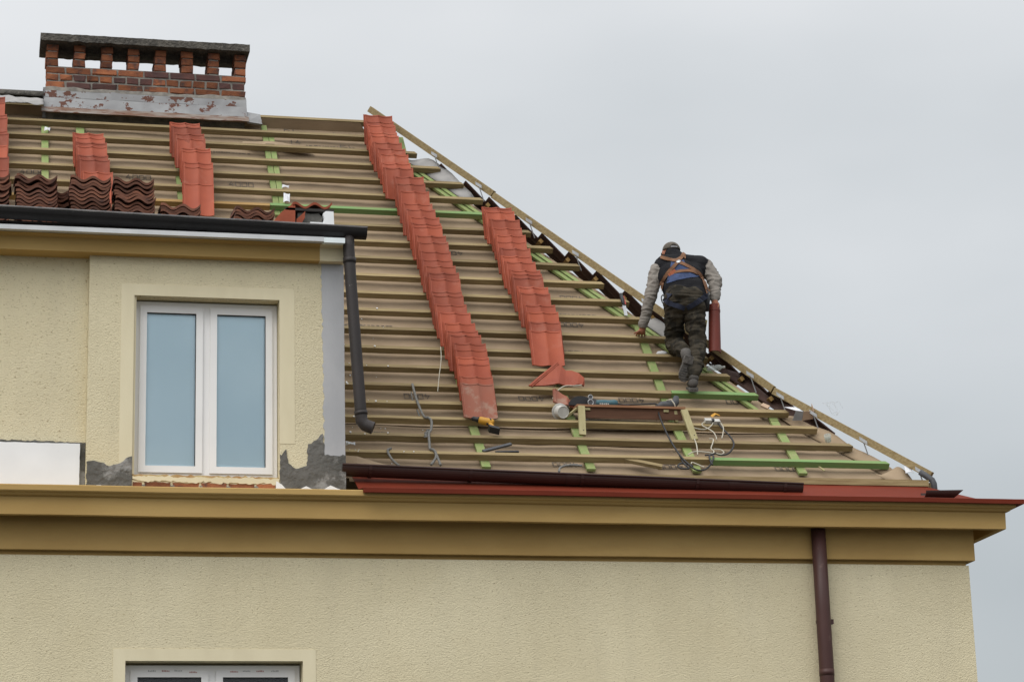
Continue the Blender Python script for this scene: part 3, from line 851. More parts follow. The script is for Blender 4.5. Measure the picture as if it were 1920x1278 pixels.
def course(z, lens):
    x = 0.605
    for L_ in lens:
        m = 'brick_dark' if random.random() < 0.16 else 'brick'
        x1 = min(x + L_ - 0.02, 2.877)
        brick(x, x1, 3.747 + jit(0.004), 3.86, z + 0.011, z + CH - 0.008, m)
        x += L_
course(11.617, [0.225] + [0.295] * 7)
course(11.617 + CH, [0.158] + [0.151] * 14)
course(11.617 + 2 * CH, [0.225] + [0.295] * 7)
for i in range(8):
    xa = 0.605 + i * 0.3062
    for k in range(3):
        m = 'brick_dark' if random.random() < 0.12 else 'brick'
        z = 11.889 + k * 0.0895
        dx = jit(0.005)
        brick(xa + dx, xa + 0.13 + dx, 3.748 + jit(0.005), 3.92, z + 0.008, z + 0.085, m)
        brick(xa + dx, xa + 0.13 + dx, 3.926, 4.10, z + 0.008, z + 0.085, m)
    G().bx(xa + 0.012, xa + 0.118, 3.762, 4.09, 11.885, 12.158).build('pier_mortar', 'joint', chim)
# end mortar face and metal flashing round the foot
g = G()
def fl(a, b, x0, x1, y0, z0, y1, z1):
    x = x0 + (x1 - x0) * a
    return Vector((x, y0 + (y1 - y0) * b + 0.004 * noise.noise((x * 4, b * 3, 0)), z0 + (z1 - z0) * b + 0.006 * noise.noise((x * 3, b * 3 + 7, 0)))), Vector((0, -1, 0.3)).normalized()
g.shell(lambda a, b: fl(a, b, 0.60, 2.885, 3.705, 11.492, 3.738, 11.60), 30, 2, 0.004)
g.build('upper_flashing', 'flash', chim)
g = G()
g.shell(lambda a, b: fl(a, b, 0.585, 2.30, 3.63, 11.345, 3.712, 11.50), 30, 2, 0.004)
g.shell(lambda a, b: fl(a, b, 2.298, 2.885, 3.627, 11.343, 3.710, 11.50), 10, 2, 0.004)
g.build('chimney_flashing', 'flash', chim)
g = G()
g.shell(lambda a, b: fl(a, b, 0.56, 2.90, 3.575, 11.268, 3.632, 11.348), 30, 2, 0.004)
g.build('flashing_foot', 'rustlow', chim)
g = G()   # folded corner at the right end of the flashing
g.add([(2.885, 3.59, 11.27), (3.055, 3.60, 11.255), (3.035, 3.66, 11.395), (2.885, 3.70, 11.43), (2.885, 3.62, 11.26), (3.055, 3.65, 11.25), (3.035, 3.72, 11.385), (2.885, 3.75, 11.42)],
      [(0, 1, 2, 3), (7, 6, 5, 4), (0, 4, 5, 1), (1, 5, 6, 2), (2, 6, 7, 3), (3, 7, 4, 0)])
g.build('flashing_corner', 'flash', chim)
g = G()
g.bx(0.575, 0.612, 3.74, 4.1, 11.25, 11.62)
g.build('side_flashing', 'flash', chim)
# mortar fillet above the flashing
g = G()
def fil(a, b):
    x = 0.60 + 2.28 * a
    z = 11.585 + (0.045 + 0.03 * noise.noise((x * 5, 3, 0))) * b
    return Vector((x, 3.732 + 0.012 * b, z)), Vector((0, -1, 0))
g.shell(fil, 50, 1, 0.012)
g.build('mortar_fillet', 'joint', chim)
# left of the chimney: old ridge piece and crumpled fleece on the ridge
g = G()
g.shell(lambda a, b: (Vector((-1.2 + 1.78 * a, 3.78 + 0.09 * math.cos(math.pi * b), 11.49 + 0.09 * math.sin(math.pi * b))), Vector((0, math.cos(math.pi * b), math.sin(math.pi * b)))), 8, 8, 0.012)
g.build('old_ridge_tile', 'concrete', roof, smooth=True)
g = G()
def crump(a, b):
    x = 0.02 + 0.56 * a
    return Vector((x, 3.66 - 0.16 * b + 0.03 * noise.noise((x * 7, b * 3, 0)), 11.47 - 0.13 * b + 0.025 * noise.noise((x * 9, b * 4, 5)) - 0.02 * a)), Vector((0, -0.6, 0.8))
g.shell(crump, 16, 6, 0.004)
g.build('ridge_fleece', 'sheet', roof, smooth=True)

# ------------------------------------------------------------------ dormer
DX = 3.24
DT = 8.125
OW = (1.325, 2.643, 6.092, 7.748)   # dormer window opening
g = G()
for (x0, x1, z0, z1) in ((0.92, OW[0], 5.90, DT), (OW[1], DX, 5.90, DT), (OW[0], OW[1], OW[3], DT), (OW[0], OW[1], 5.90, OW[2] - 0.05)):
    g.bx(x0, x1, WY, WY + 0.35, z0, z1)
g.bx(XL, 0.919, WY + 0.10, WY + 0.35, 5.90, DT)
g.bx(DX - 0.2, DX, WY + 0.35, 1.6, 5.90, DT)
dwall = g.build('dormer_wall', 'render', house)
g = G()
g.bx(1.208, 2.782, WY - 0.003, WY + 0.003, OW[3], 7.855)
g.bx(1.208, OW[0], WY - 0.003, WY + 0.003, 6.14, OW[3])
g.bx(OW[1], 2.782, WY - 0.003, WY + 0.003, 6.40, OW[3])
g.build('window_surround', 'trim', house)
# dormer cornice
def dsweep(prof, x0, x1, name, mat, parent):
    g = G(); n = len(prof)
    vs = [(x0, WY - o_, z) for o_, z in prof] + [(x1, WY - o_, z) for o_, z in prof]
    fs = [tuple(range(n)), tuple(reversed(range(n, 2 * n)))] + [(i, n + i, n + (i + 1) % n, (i + 1) % n) for i in range(n)]
    g.add(vs, fs)
    return g.build(name, mat, parent)
dprof = [(-0.30, 8.10), (0.085, 8.112), (0.09, 8.108), (0.10, 8.11), (0.103, 8.232), (0.118, 8.238), (0.135, 8.246), (0.15, 8.25), (0.16, 8.25), (0.163, 8.256), (-0.3, 8.30)]
dsweep(dprof, XL, 3.005, 'dormer_cornice', 'ochre', house)
dsweep([(o_ + 0.001, z) for o_, z in dprof], 3.005, 3.226, 'dormer_cornice_end', 'cream', house)
dsweep([(-0.3, 8.302), (0.25, 8.250), (0.263, 8.247), (0.265, 8.289), (0.25, 8.293), (-0.3, 8.36)], XL, 3.02, 'drip_edge', 'zinc', house)
dsweep([(-0.3, 8.301), (0.25, 8.240), (0.267, 8.237), (0.269, 8.284), (0.25, 8.291), (-0.3, 8.355)], 3.021, 3.215, 'drip_edge', 'zincw', house)
# dormer roof deck
g = G()
g.add([(XL, -1.30, 8.384), (3.20, -1.30, 8.384), (3.20, 1.6, 8.74), (XL, 1.6, 8.74), (XL, -1.30, 8.365), (3.20, -1.30, 8.365), (3.20, 1.6, 8.70), (XL, 1.6, 8.70)],
      [(0, 1, 2, 3), (7, 6, 5, 4), (0, 4, 5, 1), (1, 5, 6, 2), (2, 6, 7, 3), (3, 7, 4, 0)])
g.build('dormer_roof', 'roofdark', house)
def droof(y): return 8.372 + (y + 1.40) * 0.1227
# verge block, torn foam and board at the right end of the dormer roof
g = G()
g.slab([(3.066, 8.41), (3.172, 8.41), (3.178, 8.52), (3.172, 8.672), (3.10, 8.674), (3.072, 8.65), (3.085, 8.60), (3.066, 8.55)], -1.08, -0.7)
g.build('verge_foam', 'styro', house)
g = G()
g.slab([(2.84, 8.41), (3.064, 8.41), (3.062, 8.55), (3.075, 8.62), (3.04, 8.665), (2.96, 8.655), (2.90, 8.668), (2.84, 8.66)], -1.03, -0.7)
g.build('verge_mortar', 'mortar', house)
G().bx(2.72, 3.18, -1.06, -0.3, 8.676, 8.70).build('verge_board', 'roofdark', house)
G().bx(2.94, 3.06, -1.16, -1.05, 8.50, 8.535).build('verge_strip', 'styro', house)

# half-round gutters
def gutter(name, p, q, r, mat, parent, rim='gutter', capends=False, n=14):
    p, q = Vector(p), Vector(q)
    d = (q - p).normalized()
    g = G()
    def fn(a, b):
        c = p + (q - p) * a
        t = math.pi * (1.0 + b)
        return c + Vector((0, math.cos(t), math.sin(t))) * r, Vector((0, -math.cos(t), -math.sin(t)))
    g.shell(fn, 12, n, -0.004)
    o = g.build(name, mat, parent, smooth=False)
    g = G()
    g.tube([p + Vector((0, -r - 0.002, 0.004)), q + Vector((0, -r - 0.002, 0.004))], 0.010, 8)
    g.build('gutter_bead', rim, o, smooth=True)
    return o
gut = gutter('gutter', (3.21, -1.165, 6.212), (7.60, -1.165, 6.112), 0.088, 'gutter', house)
for x in (3.47, 4.4, 5.45, 6.56, 7.42):
    z = 6.212 - (x - 3.21) * 0.02278
    g = G()
    pts = [(x, -0.975, z + 0.05)] + [(x, -1.165 + 0.095 * math.cos(t), z + 0.095 * math.sin(t)) for t in [math.pi * (2 - k / 8) for k in range(9)]]
    for a, b in zip(pts[:-1], pts[1:]):
        g.beam(a, b, 0.028, (1, 0, 0) if False else (Vector(b) - Vector(a)).cross(Vector((1, 0, 0))), 0.004)
    g.build('gutter_bracket', 'gutter', gut)
for x in (5.35, 6.92):
    z = 6.212 - (x - 3.21) * 0.02278
    g = G()
    g.shell(lambda a, b: (Vector((x + 0.10 * (a - .5), -1.165 + 0.0925 * math.cos(math.pi * (1 + b)), z + 0.0925 * math.sin(math.pi * (1 + b)))), Vector((0, -math.cos(math.pi * (1 + b)), -math.sin(math.pi * (1 + b))))), 1, 14, -0.003)
    g.build('gutter_coupler', 'gutter', gut)
# loose gutter corner piece at the far end of the flashing
g = G()
def gp(a, b):
    t = math.pi * (1.0 + b)
    x = 8.78 + 0.30 * a
    sc = 1.0
    return Vector((x + 0.08 * (1 - math.sin(math.pi * b)) * a, -1.30 + 0.07 * math.cos(t), 6.050 + 0.012 * a + 0.07 * math.sin(t) * (1 - 0.15 * (1 - a)))), Vector((0, -math.cos(t), -math.sin(t)))
g.shell(gp, 8, 12, -0.004)
g.build('gutter_corner', 'gutter', house)
# metal outlet elbow under the hip end
g = G()
g.tube([(8.93, -0.90, 6.33), (8.985, -0.94, 6.275), (9.02, -0.97, 6.235), (9.03, -0.98, 6.20), (9.035, -0.98, 6.05)], 0.030, 12)
g.build('hip_end_pipe', 'dgrey', house, smooth=True)

dgut = gutter('gutter', (-5.9, -1.40, 8.5624), (3.425, -1.40, 8.392), 0.086, 'blackgutter', house, rim='rim')
for x in (-0.2, 0.75, 1.7, 2.65):
    z = 8.482 - (x + 1.5) * 0.01827
    g = G()
    g.shell(lambda a, b: (Vector((x + 0.028 * (a - .5), -1.40 + 0.0905 * math.cos(math.pi * (1 + b)), z + 0.0905 * math.sin(math.pi * (1 + b)))), Vector((0, -math.cos(math.pi * (1 + b)), -math.sin(math.pi * (1 + b))))), 1, 14, -0.004)
    g.build('gutter_bracket', 'blackgutter', dgut)
# dormer downpipe
g = G()
path = [(3.262, -1.40, 8.34), (3.262, -1.40, 8.22), (3.275, -1.42, 7.9), (3.345, -1.47, 6.68), (3.352, -1.468, 6.58)]
g.tube(path, 0.054, 16)
g.tube([(3.348, -1.47, 6.64), (3.354, -1.468, 6.57), (3.385, -1.475, 6.53), (3.455, -1.49, 6.50)], 0.057, 16, cap=False)
g.tube([(3.346, -1.47, 6.66), (3.350, -1.469, 6.625)], 0.061, 16)
g.tube([(3.267, -1.407, 8.12), (3.268, -1.409, 8.07)], 0.061, 16)
ddp = g.build('downpipe', 'blackpipe', house, smooth=True)
ddp['label'] = 'black cut-off downpipe beside the dormer'
G().tube([(3.385, -1.475, 6.53), (3.452, -1.489, 6.501)], 0.05, 16).build('pipe_mouth', 'black', ddp)
# main downpipe with clamps
g = G()
g.tube([(7.69, -1.325, 5.70), (7.69, -1.325, 4.9), (7.69, -1.325, 4.85), (7.69, -1.325, 0.1)], 0.068, 20)
dp = g.build('downpipe', 'pipe', house, smooth=True)
G().tube([(7.69, -1.325, 4.36), (7.69, -1.325, 4.30)], 0.0705, 20).build('pipe_joint', 'pipe', dp, smooth=True)
for z in (4.80, 3.0, 1.2):
    g = G()
    g.tube([(7.69, -1.32, z - 0.012), (7.69, -1.32, z + 0.012)], 0.0715, 20)
    g.bx(7.755, 7.785, -1.335, -1.22, z - 0.022, z + 0.022)
    g.build('pipe_clamp', 'pipe', dp)

# plaster and mortar repairs on the dormer wall
def jag(pts, step=0.03, amp=0.012, seed=0, keep=()):
    out = []
    n = len(pts)
    for i in range(n):
        a, b = Vector(pts[i]), Vector(pts[(i + 1) % n])
        L_ = (b - a).length
        k = max(1, int(L_ / step))
        for j in range(k):
            q = a.lerp(b, j / k)
            if i in keep or j == 0: out.append((q.x, q.y)); continue
            d = (b - a).normalized()
            t = amp * noise.noise((q.x * 31 + seed, q.y * 31, seed)) * 2
            out.append((q.x - d.y * t, q.y + d.x * t))
    return out
G().slab(jag([(3.05, 6.26), (DX, 6.26), (DX, 8.108), (3.03, 8.108)], 0.03, 0.010, 3, (1, 2)), WY - 0.007, WY + 0.01).build('plaster_strip', 'gplaster', house)
G().slab(jag([(2.645, 5.97), (DX + 0.004, 5.97), (DX + 0.004, 6.30), (3.05, 6.30), (3.035, 6.50), (2.98, 6.44), (2.90, 6.40), (2.89, 6.20), (2.79, 6.17), (2.72, 6.22), (2.70, 6.35), (2.66, 6.29), (2.645, 6.30)], 0.025, 0.011, 8, (0, 1)), WY - 0.010, WY + 0.008).build('mortar_patch', 'mortar', house)
G().slab(jag([(0.925, 5.95), (OW[0], 5.95), (OW[0], 6.255), (1.27, 6.235), (1.22, 6.19), (1.13, 6.16), (1.02, 6.20), (0.925, 6.20)], 0.025, 0.009, 12, (0, 1)), WY - 0.010, WY + 0.008).build('mortar_patch', 'mortar', house)
G().slab(jag([(0.868, 5.95), (0.919, 5.95), (0.919, 6.39), (-0.6, 6.41), (-0.6, 6.37), (0.868, 6.37)], 0.02, 0.008, 15, (0,)), WY + 0.085, WY + 0.104).build('mortar_patch', 'mortar', house)
G().slab(jag([(-1.2, 5.93), (0.868, 5.93), (0.868, 6.372), (-1.2, 6.372)], 0.04, 0.003, 17), WY + 0.05, WY + 0.106).build('foam_board', 'styro', house)
G().slab(jag([(2.60, 5.93), (3.20, 5.93), (3.19, 5.985), (3.10, 6.02), (3.04, 5.98), (2.93, 5.985), (2.88, 6.01), (2.80, 5.96), (2.72, 5.96), (2.66, 6.02), (2.61, 6.05)], 0.03, 0.008, 21, (0,)), WY - 0.020, WY - 0.0102).build('foam_board', 'styro', house)
G().slab(jag([(0.95, 5.94), (1.30, 5.94), (1.29, 5.975), (1.2, 5.965), (1.05, 5.985), (0.96, 5.97)], 0.03, 0.006, 23, (0,)), WY - 0.020, WY - 0.0102).build('foam_board', 'styro', house)
# bare brick and foam under the window
g = G()
g.slab(jag([(1.33, 6.032), (2.64, 6.030), (2.64, 6.092), (1.33, 6.098)], 0.03, 0.009, 31), WY + 0.015, WY + 0.12)
g.build('mounting_foam', 'foam', house)
x = 1.335
G().bx(1.33, 2.64, WY + 0.006, WY + 0.03, 5.93, 6.035).build('brick_bed', 'mortar', house)
for L_ in (0.10, 0.25, 0.255, 0.245, 0.25, 0.19):
    G().slab(jag([(x, 5.945), (x + L_ - 0.02, 5.945), (x + L_ - 0.02, 6.022), (x, 6.024)], 0.03, 0.006, x * 9), WY - 0.004 + jit(.005), WY + 0.02).build('brick', 'brick', house)
    x += L_
G().slab(jag([(1.33, 6.05), (1.40, 6.035), (1.47, 6.02), (1.53, 6.04), (1.75, 6.03), (1.83, 6.02), (2.0, 6.035), (2.1, 6.015), (2.24, 6.03), (2.36, 6.017), (2.48, 6.032), (2.64, 6.017), (2.64, 6.075), (1.33, 6.075)], 0.02, 0.010, 41), WY - 0.008, WY + 0.02).build('torn_render_edge', 'trim', house)
for x_ in (1.43, 1.68, 1.94, 2.18, 2.43):
    G().slab(jag([(x_ - 0.022, 5.935), (x_ + 0.02, 5.935), (x_ + 0.014, 6.0), (x_ - 0.016, 6.0)], 0.012, 0.012, x_ * 7), WY - 0.010, WY + 0.02).build('mortar_smear', 'joint', house)
# ---- windows
def window(ow, yr, name_mats, parent, mull, panes, zlow):
    x0, x1, z0, z1 = ow
    y = WY + yr
    fw = 0.055
    g = G()
    g.bx(x0, x1, y, y + 0.06, z1 - fw, z1); g.bx(x0, x1, y, y + 0.06, z0, z0 + fw)
    g.bx(x0, x0 + fw, y, y + 0.06, z0 + fw, z1 - fw); g.bx(x1 - fw, x1, y, y + 0.06, z0 + fw, z1 - fw)
    g.bx(mull - 0.045, mull + 0.045, y + 0.001, y + 0.06, z0 + fw, z1 - fw)
    win = g.build('window', 'pvc', parent)
    for a, b in ((x0 + fw - 0.012, mull - 0.033), (mull + 0.033, x1 - fw + 0.012)):
        g = G()
        sw = 0.062
        za, zb = z0 + fw - 0.012, z1 - fw + 0.012
        yf = y - 0.018
        for (q0, q1, c0, c1) in ((a, b, zb - sw, zb), (a, b, za, za + sw), (a, a + sw, za + sw, zb - sw), (b - sw, b, za + sw, zb - sw)):
            g.bx(q0, q1, yf, y + 0.04, c0, c1)
        g.build('sash', 'pvc', win)
        g = G()
        gk = 0.006
        for (q0, q1, c0, c1) in ((a + sw, b - sw, zb - sw - gk, zb - sw), (b - sw - gk, b - sw, za + sw, zb - sw - gk)):
            g.bx(q0, q1, yf + 0.012, yf + 0.03, c0, c1)
        g.build('gasket', 'gasket', win)
        G().bx(a + sw - 0.004, b - sw + 0.004, yf + 0.022, yf + 0.028, za + sw - 0.004, zb - sw + 0.004).build('pane', 'glass' if panes == 'blind' else 'glass2', win)
        G().bx(a + sw - 0.02, b - sw + 0.02, yf + 0.034, yf + 0.038, za + sw - 0.02, zb - sw + 0.02).build('blind' if panes == 'blind' else 'dark_room', panes, win)
    return win
w1 = window((OW[0] + 0.02, OW[1] - 0.005, 6.10, 7.735), 0.15, None, house, 1.992, 'blind', 0)
g = G()
g.bx(OW[0] - 0.002, OW[0] + 0.02, WY + 0.02, WY + 0.2, OW[2], OW[3] - 0.001)
g.build('window_reveal', 'trim', house)
w2 = window((LW[0] + 0.01, LW[1] - 0.01, LW[2], LW[3] - 0.02), 0.15, None, house, 2.06, 'dark', 0)
# protective film print on the new lower window
for i, (x, z, c) in enumerate(((1.62, 4.365, 'filmred'), (1.86, 4.355, 'filmred'), (2.22, 4.36, 'filmred'), (2.45, 4.365, 'filmred'), (1.50, 4.366, 'filmgrey'), (1.73, 4.368, 'filmgrey'), (2.33, 4.366, 'filmgrey'), (2.58, 4.366, 'filmgrey'))):
    g = G()
    for k in range(5):
        xx = x + k * 0.014
        g.bx(xx, xx + 0.009, WY + 0.1285, WY + 0.1305, z - 0.006, z + 0.006 + jit(.003))
    g.build('film_print', c, w2)

# ------------------------------------------------------------------ new red tiles standing in rows on the slope
AT = math.radians(25)
C1 = [5.109, 4.981, 4.893, 4.717, 4.655, 4.494, 4.347, 4.213, 4.033, 3.902, 3.724, 3.55, 3.387, 3.136, 3.023, 2.844, 2.722, 2.645, 2.459, 2.329, 2.137, 2.009, 1.87, 1.727, 1.624, 1.399, 1.318, 1.15,
      1.009, 0.783, 0.657, 0.571, 0.44, 0.314, 0.201, 0.071, -0.018, -0.129, -0.272]
U1 = [(5.109, 4.364), (4.494, 4.402), (3.902, 4.469), (3.724, 4.549), (3.023, 4.577), (2.329, 4.629), (1.727, 4.649), (1.009, 4.67), (0.657, 4.707), (0.314, 4.745), (-0.272, 4.729)]
C2 = [3.129, 3.038, 2.869, 2.713, 2.569, 2.438, 2.297, 2.15, 2.03, 1.859, 1.775, 1.702, 1.537, 1.403, 1.18, 1.04, 0.882, 0.725]
U2 = [(3.129, 5.472), (2.702, 5.52), (2.0, 5.53), (1.859, 5.568), (1.506, 5.565), (1.0, 5.60), (0.725, 5.581)]
C3 = [4.686, 4.60, 4.429, 4.36, 4.129, 4.06, 3.811, 3.74, 3.374]
U3 = [(4.686, 2.122), (4.429, 2.156), (4.129, 2.199), (3.811, 2.223), (3.374, 2.211)]
C4 = [4.366, 4.29, 4.139, 4.07, 3.846, 3.77, 3.524, 3.3]
U4 = [(4.366, 1.054), (4.139, 1.079), (3.846, 1.102), (3.524, 1.124)]
C5 = [5.06, 4.98, 4.69, 4.62, 4.329, 4.26, 4.01, 3.709, 3.5]
U5 = [(5.06, -0.03), (4.329, 0.021), (3.709, 0.047)]
def interp(s, tab):
    t = sorted(tab)
    if s <= t[0][0]: return t[0][1]
    for (a, x), (b, y) in zip(t[:-1], t[1:]):
        if s <= b: return x + (y - x) * (s - a) / (b - a)
    return t[-1][1]
def row(cs, us, label, group, first=None, last=None):
    for i, s in enumerate(cs):
        a = (TH if s >= 0 else PH) + AT + jit(0.05)
        u = interp(s, us) + jit(0.014)
        org = R(u, s, 0.028 + jit(.004))
        o = place(TILE, 'clay_tile', org, (1.0, jit(0.03), jit(0.02)), (jit(.02), math.cos(a), math.sin(a)))
        lb = ordinal(i + 1) + ' new red tile from the top of ' + label
        if i == 0 and first: lb = first
        if i == len(cs) - 1 and last: lb = last
        tag(o, lb, 'clay tile', group)
        if i == len(cs) - 1 and last and 'dusty' in last:
            o.data = TILE.copy(); o.data.materials.clear(); o.data.materials.append(MT['tile_dust'])
row(C1, U1, 'the long leaning row from ridge to gutter', 'tiles in the long row from ridge to gutter',
    'topmost new red tile of the long row, at the ridge end', 'dusty lowest new red tile of the long row, just above the yellow drill')
row(C2, U2, 'the shorter row nearest the hip edge', 'tiles in the row near the hip',
    'topmost new red tile of the row nearest the hip edge', 'lowest new red tile of the row nearest the hip, fully uncovered')
row(C3, U3, 'the row below the chimney\'s right half', 'tiles in the row below the chimney right half')
row(C4, U4, 'the row below the left chimney end', 'tiles in the row below the chimney left end')
row(C5, U5, 'the row cut by the left picture edge', 'tiles in the row at the picture edge')

# ------------------------------------------------------------------ stacks of old brown tiles on the dormer roof
def old_tile(name, mat, W=0.37, L=0.40):
    g = G()
    def pr(t): return 0.021 * math.cos(2 * math.pi * (t * 2.0 - 0.12)) + (0.012 * max(0, (t - 0.93) / 0.07))
    g.shell(lambda a, b: ((W * (a - 0.5), L * b, pr(a)), (0, 0, 1)), 26, 1, 0.023)
    me = bpy.data.meshes.new(name); me.from_pydata(g.v, [], g.f)
    bm = bmesh.new(); bm.from_mesh(me); bmesh.ops.recalc_face_normals(bm, faces=bm.faces); bm.to_mesh(me); bm.free()
    me.materials.append(MT[mat]); me.update()
    return me
OT = old_tile('old_tile', 'tile_old')
OTR = old_tile('old_tile_red', 'tile_red')
def pile(x, y, n, label, group, step=0.0365):
    z = droof(y) + 0.045
    for k in range(n):
        o = place(OT, 'old_tile', (x + jit(0.012) - 0.001 * k, y + jit(0.022), z + k * step + jit(.004)), (1, jit(0.03), -0.02 + jit(.006)), (jit(.02), 1, 0.12))
        tag(o, ordinal(n - k) + ' old brown tile from the top of ' + label, 'old tile', group)
pile(0.02, -0.9, 14, 'the stack at the left picture edge', 'old tiles, stack at picture edge')
pile(0.445, -0.9, 14, 'the stack under the leftmost 4000 print', 'old tiles, second stack')
pile(0.745, -0.62, 12, 'the narrow stack set back behind two others', 'old tiles, set back stack')
pile(0.935, -0.9, 14, 'the stack before the short red row', 'old tiles, third stack')
pile(1.345, -0.9, 14, 'the tall stack furthest right', 'old tiles, fourth stack')
pile(1.765, -0.9, 8, 'the low pile before a red row', 'old tiles, low pile')
pile(2.46, -0.9, 8, 'the low pile beside the red scrap', 'old tiles, right low pile')
o = place(OTR, 'verge_tile', (2.975, -1.07, 8.738), (1, 0, 0.015), (0, 1, 0.12))
tag(o, 'single old red wavy tile lying on the verge board at the dormer corner', 'old tile')
g = G()
g.slab([(2.56, 8.50), (2.812, 8.50), (2.814, 8.756), (2.80, 8.75), (2.68, 8.65)], -1.06, -1.04)
o = g.build('tile_scrap', 'tile_red'); tag(o, 'upright triangular red tile scrap beside the old tile pile', 'tile scrap')
g = G()
g.slab([(2.82, 8.50), (2.845, 8.50), (2.90, 8.60), (2.905, 8.665), (2.825, 8.585)], -1.08, -1.06)
o = g.build('tile_scrap', 'tile_red'); tag(o, 'narrow slanted red tile scrap under the single verge tile', 'tile scrap')

# ------------------------------------------------------------------ helpers for small things on the slope
def spline(pts, k=6):
    pts = [Vector(p) for p in pts]
    out = []
    n = len(pts)
    for i in range(n - 1):
        p0, p1, p2, p3 = pts[max(i - 1, 0)], pts[i], pts[i + 1], pts[min(i + 2, n - 1)]
        for j in range(k):
            t = j / k
            out.append(0.5 * ((2 * p1) + (p2 - p0) * t + (2 * p0 - 5 * p1 + 4 * p2 - p3) * t * t + (3 * p1 - p0 - 3 * p2 + p3) * t ** 3))
    out.append(pts[-1])
    return out
def laid(us, h):
    return [R(u, s, h if not isinstance(h, list) else h[i]) for i, (u, s) in enumerate(us)]
def cord(name, us, r, mat, label, cat, h=0.012, parent=None):
    g = G().tube(spline(laid(us, h)), r, 6)
    o = g.build(name, mat, parent, smooth=True)
    if parent is None: tag(o, label, cat)
    return o

# ropes
ro = cord('rope', [(4.136, .359), (4.141, .159), (4.155, -.057), (4.175, -.236), (4.211, -.245), (4.231, -.317), (4.202, -.475), (4.169, -.559), (4.148, -.734), (4.135, -.856), (4.164, -.864), (4.181, -.954), (4.191, -1.152)], 0.013, 'rope',
     'grey knotted rope hanging down the battens left of the drill', 'rope', 0.012)
cord('rope_end', [(4.135, -.856), (4.175, -.90), (4.165, -1.02), (4.10, -1.154)], 0.013, 'rope', '', '', 0.016, ro)
g = G()
for k in range(5):
    g.lathe([(0.005, -0.012), (0.02, 0), (0.005, 0.012)], R(4.165 - 0.008 * k + jit(.006), -0.50 - 0.028 * k, 0.012), (jit(1), 1, jit(1)), 8)
g.build('knot', 'rope', ro)
cord('rope_stub', [(3.765, -.854), (3.730, -.886), (3.726, -.956), (3.743, -1.054), (3.768, -1.122), (3.796, -1.179)], 0.012, 'rope', 'short curled grey rope end near the dormer corner', 'rope', 0.012)
cord('steel_hook', [(4.126, .307), (4.121, .144)], 0.007, 'rope', 'thin grey rod stub lying left of the rope top', 'rod', -0.05)
cord('steel_hook', [(4.145, .010), (4.151, -.130)], 0.009, 'rope', 'thin grey rod stub beside the rope middle', 'rod', -0.05)
cord('rope_stub', [(5.33, -1.16), (5.36, -1.08), (5.45, -1.03), (5.58, -1.035)], 0.012, 'rope', 'short bent grey rope end lying above the gutter middle', 'rope', -0.03)

# electric cords
bc = cord('power_cable', [(6.14, -.05), (6.212, -.04), (6.331, -.03), (6.479, -.02), (6.525, -.03), (6.531, -.06), (6.523, -.268), (6.544, -.585), (6.575, -.873), (6.622, -1.024), (6.679, -1.113), (6.757, -1.120), (6.838, -1.036), (6.897, -.932), (6.911, -.859), (6.834, -.862)],
     0.009, 'blackcable', 'black power cable of the grinder trailing down the battens from the bench', 'cable', [.10, .10, .10, .105, .11, .10, .07, .03, .02, .012, .0, .0, .0, .015, .015, .015])
cord('cable_loop', [(6.584, -.847), (6.588, -1.0), (6.619, -1.089), (6.541, -1.102), (6.517, -1.053), (6.577, -1.0), (6.672, -1.047)], 0.009, 'blackcable', '', '', 0.0, bc)
cord('extension_cord', [(7.098, -.145), (7.131, -.209), (7.153, -.337), (7.187, -.473), (7.192, -.60), (7.158, -.706), (7.077, -.823), (6.998, -.857), (6.941, -.829), (6.876, -.873), (6.86, -.975), (6.862, -1.046)],
     0.009, 'blackcable', 'black extension cord looping right of the white socket block', 'cable', 0.016)
wc = cord('white_cable', [(6.836, -.307), (6.891, -.347), (6.966, -.354), (7.044, -.286), (7.089, -.198), (7.053, -.189), (6.977, -.225), (6.958, -.28), (7.002, -.342), (7.038, -.415), (7.040, -.51), (7.029, -.553)],
     0.006, 'whitecable', 'white cable looped below the white socket block', 'cable', 0.018)
cord('cable_tail', [(7.159, -.205), (7.164, -.313), (7.121, -.453), (7.09, -.529)], 0.006, 'whitecable', '', '', 0.02, wc)
w2c = cord('white_cable', [(6.96, -.545), (6.996, -.554), (6.968, -.639), (6.927, -.735), (6.941, -.786), (6.924, -.828), (6.889, -.819), (6.796, -.802), (6.723, -.816), (6.661, -.87)],
     0.006, 'whitecable', 'white cable curling across the lowest battens right of the bench leg', 'cable', 0.02)
cord('cable_tail', [(6.949, -.755), (7.012, -.762), (7.036, -.813), (6.998, -.856), (6.954, -.837)], 0.006, 'whitecable', '', '', 0.024, w2c)
cord('white_cable', [(6.806, -.552), (6.796, -.678), (6.759, -.866)], 0.006, 'whitecable', 'short straight white cable hanging from the foot of the bench leg', 'cable', 0.018)
cord('white_cable', [(6.655, -1.03), (6.67, -1.0), (6.72, -1.04), (6.77, -1.09)], 0.006, 'whitecable', 'short white cable end lying in the coil of black cable', 'cable', 0.012)
cord('thin_wire', [(4.45, 0.75), (4.44, 0.6), (4.40, 0.4), (4.36, 0.18)], 0.004, 'whitecable', 'thin pale wire hanging at the left side of the long tile row', 'wire', [.2, .15, .1, .05])
so_ = thing('socket_block', 'small white socket block with plugs lying on the battens', 'socket', R(7.085, -.19, 0))
e1, e2, e3 = Vector((1, 0, 0)), RD(-.2), RN(-.2)
G().box(R(7.05, -.182, 0.02), e1 * 0.045, e2 * 0.024, e3 * 0.018).build('body', 'white', so_)
G().box(R(7.125, -.20, 0.02), e1 * 0.03, e2 * 0.026, e3 * 0.02).build('plug', 'white', so_)
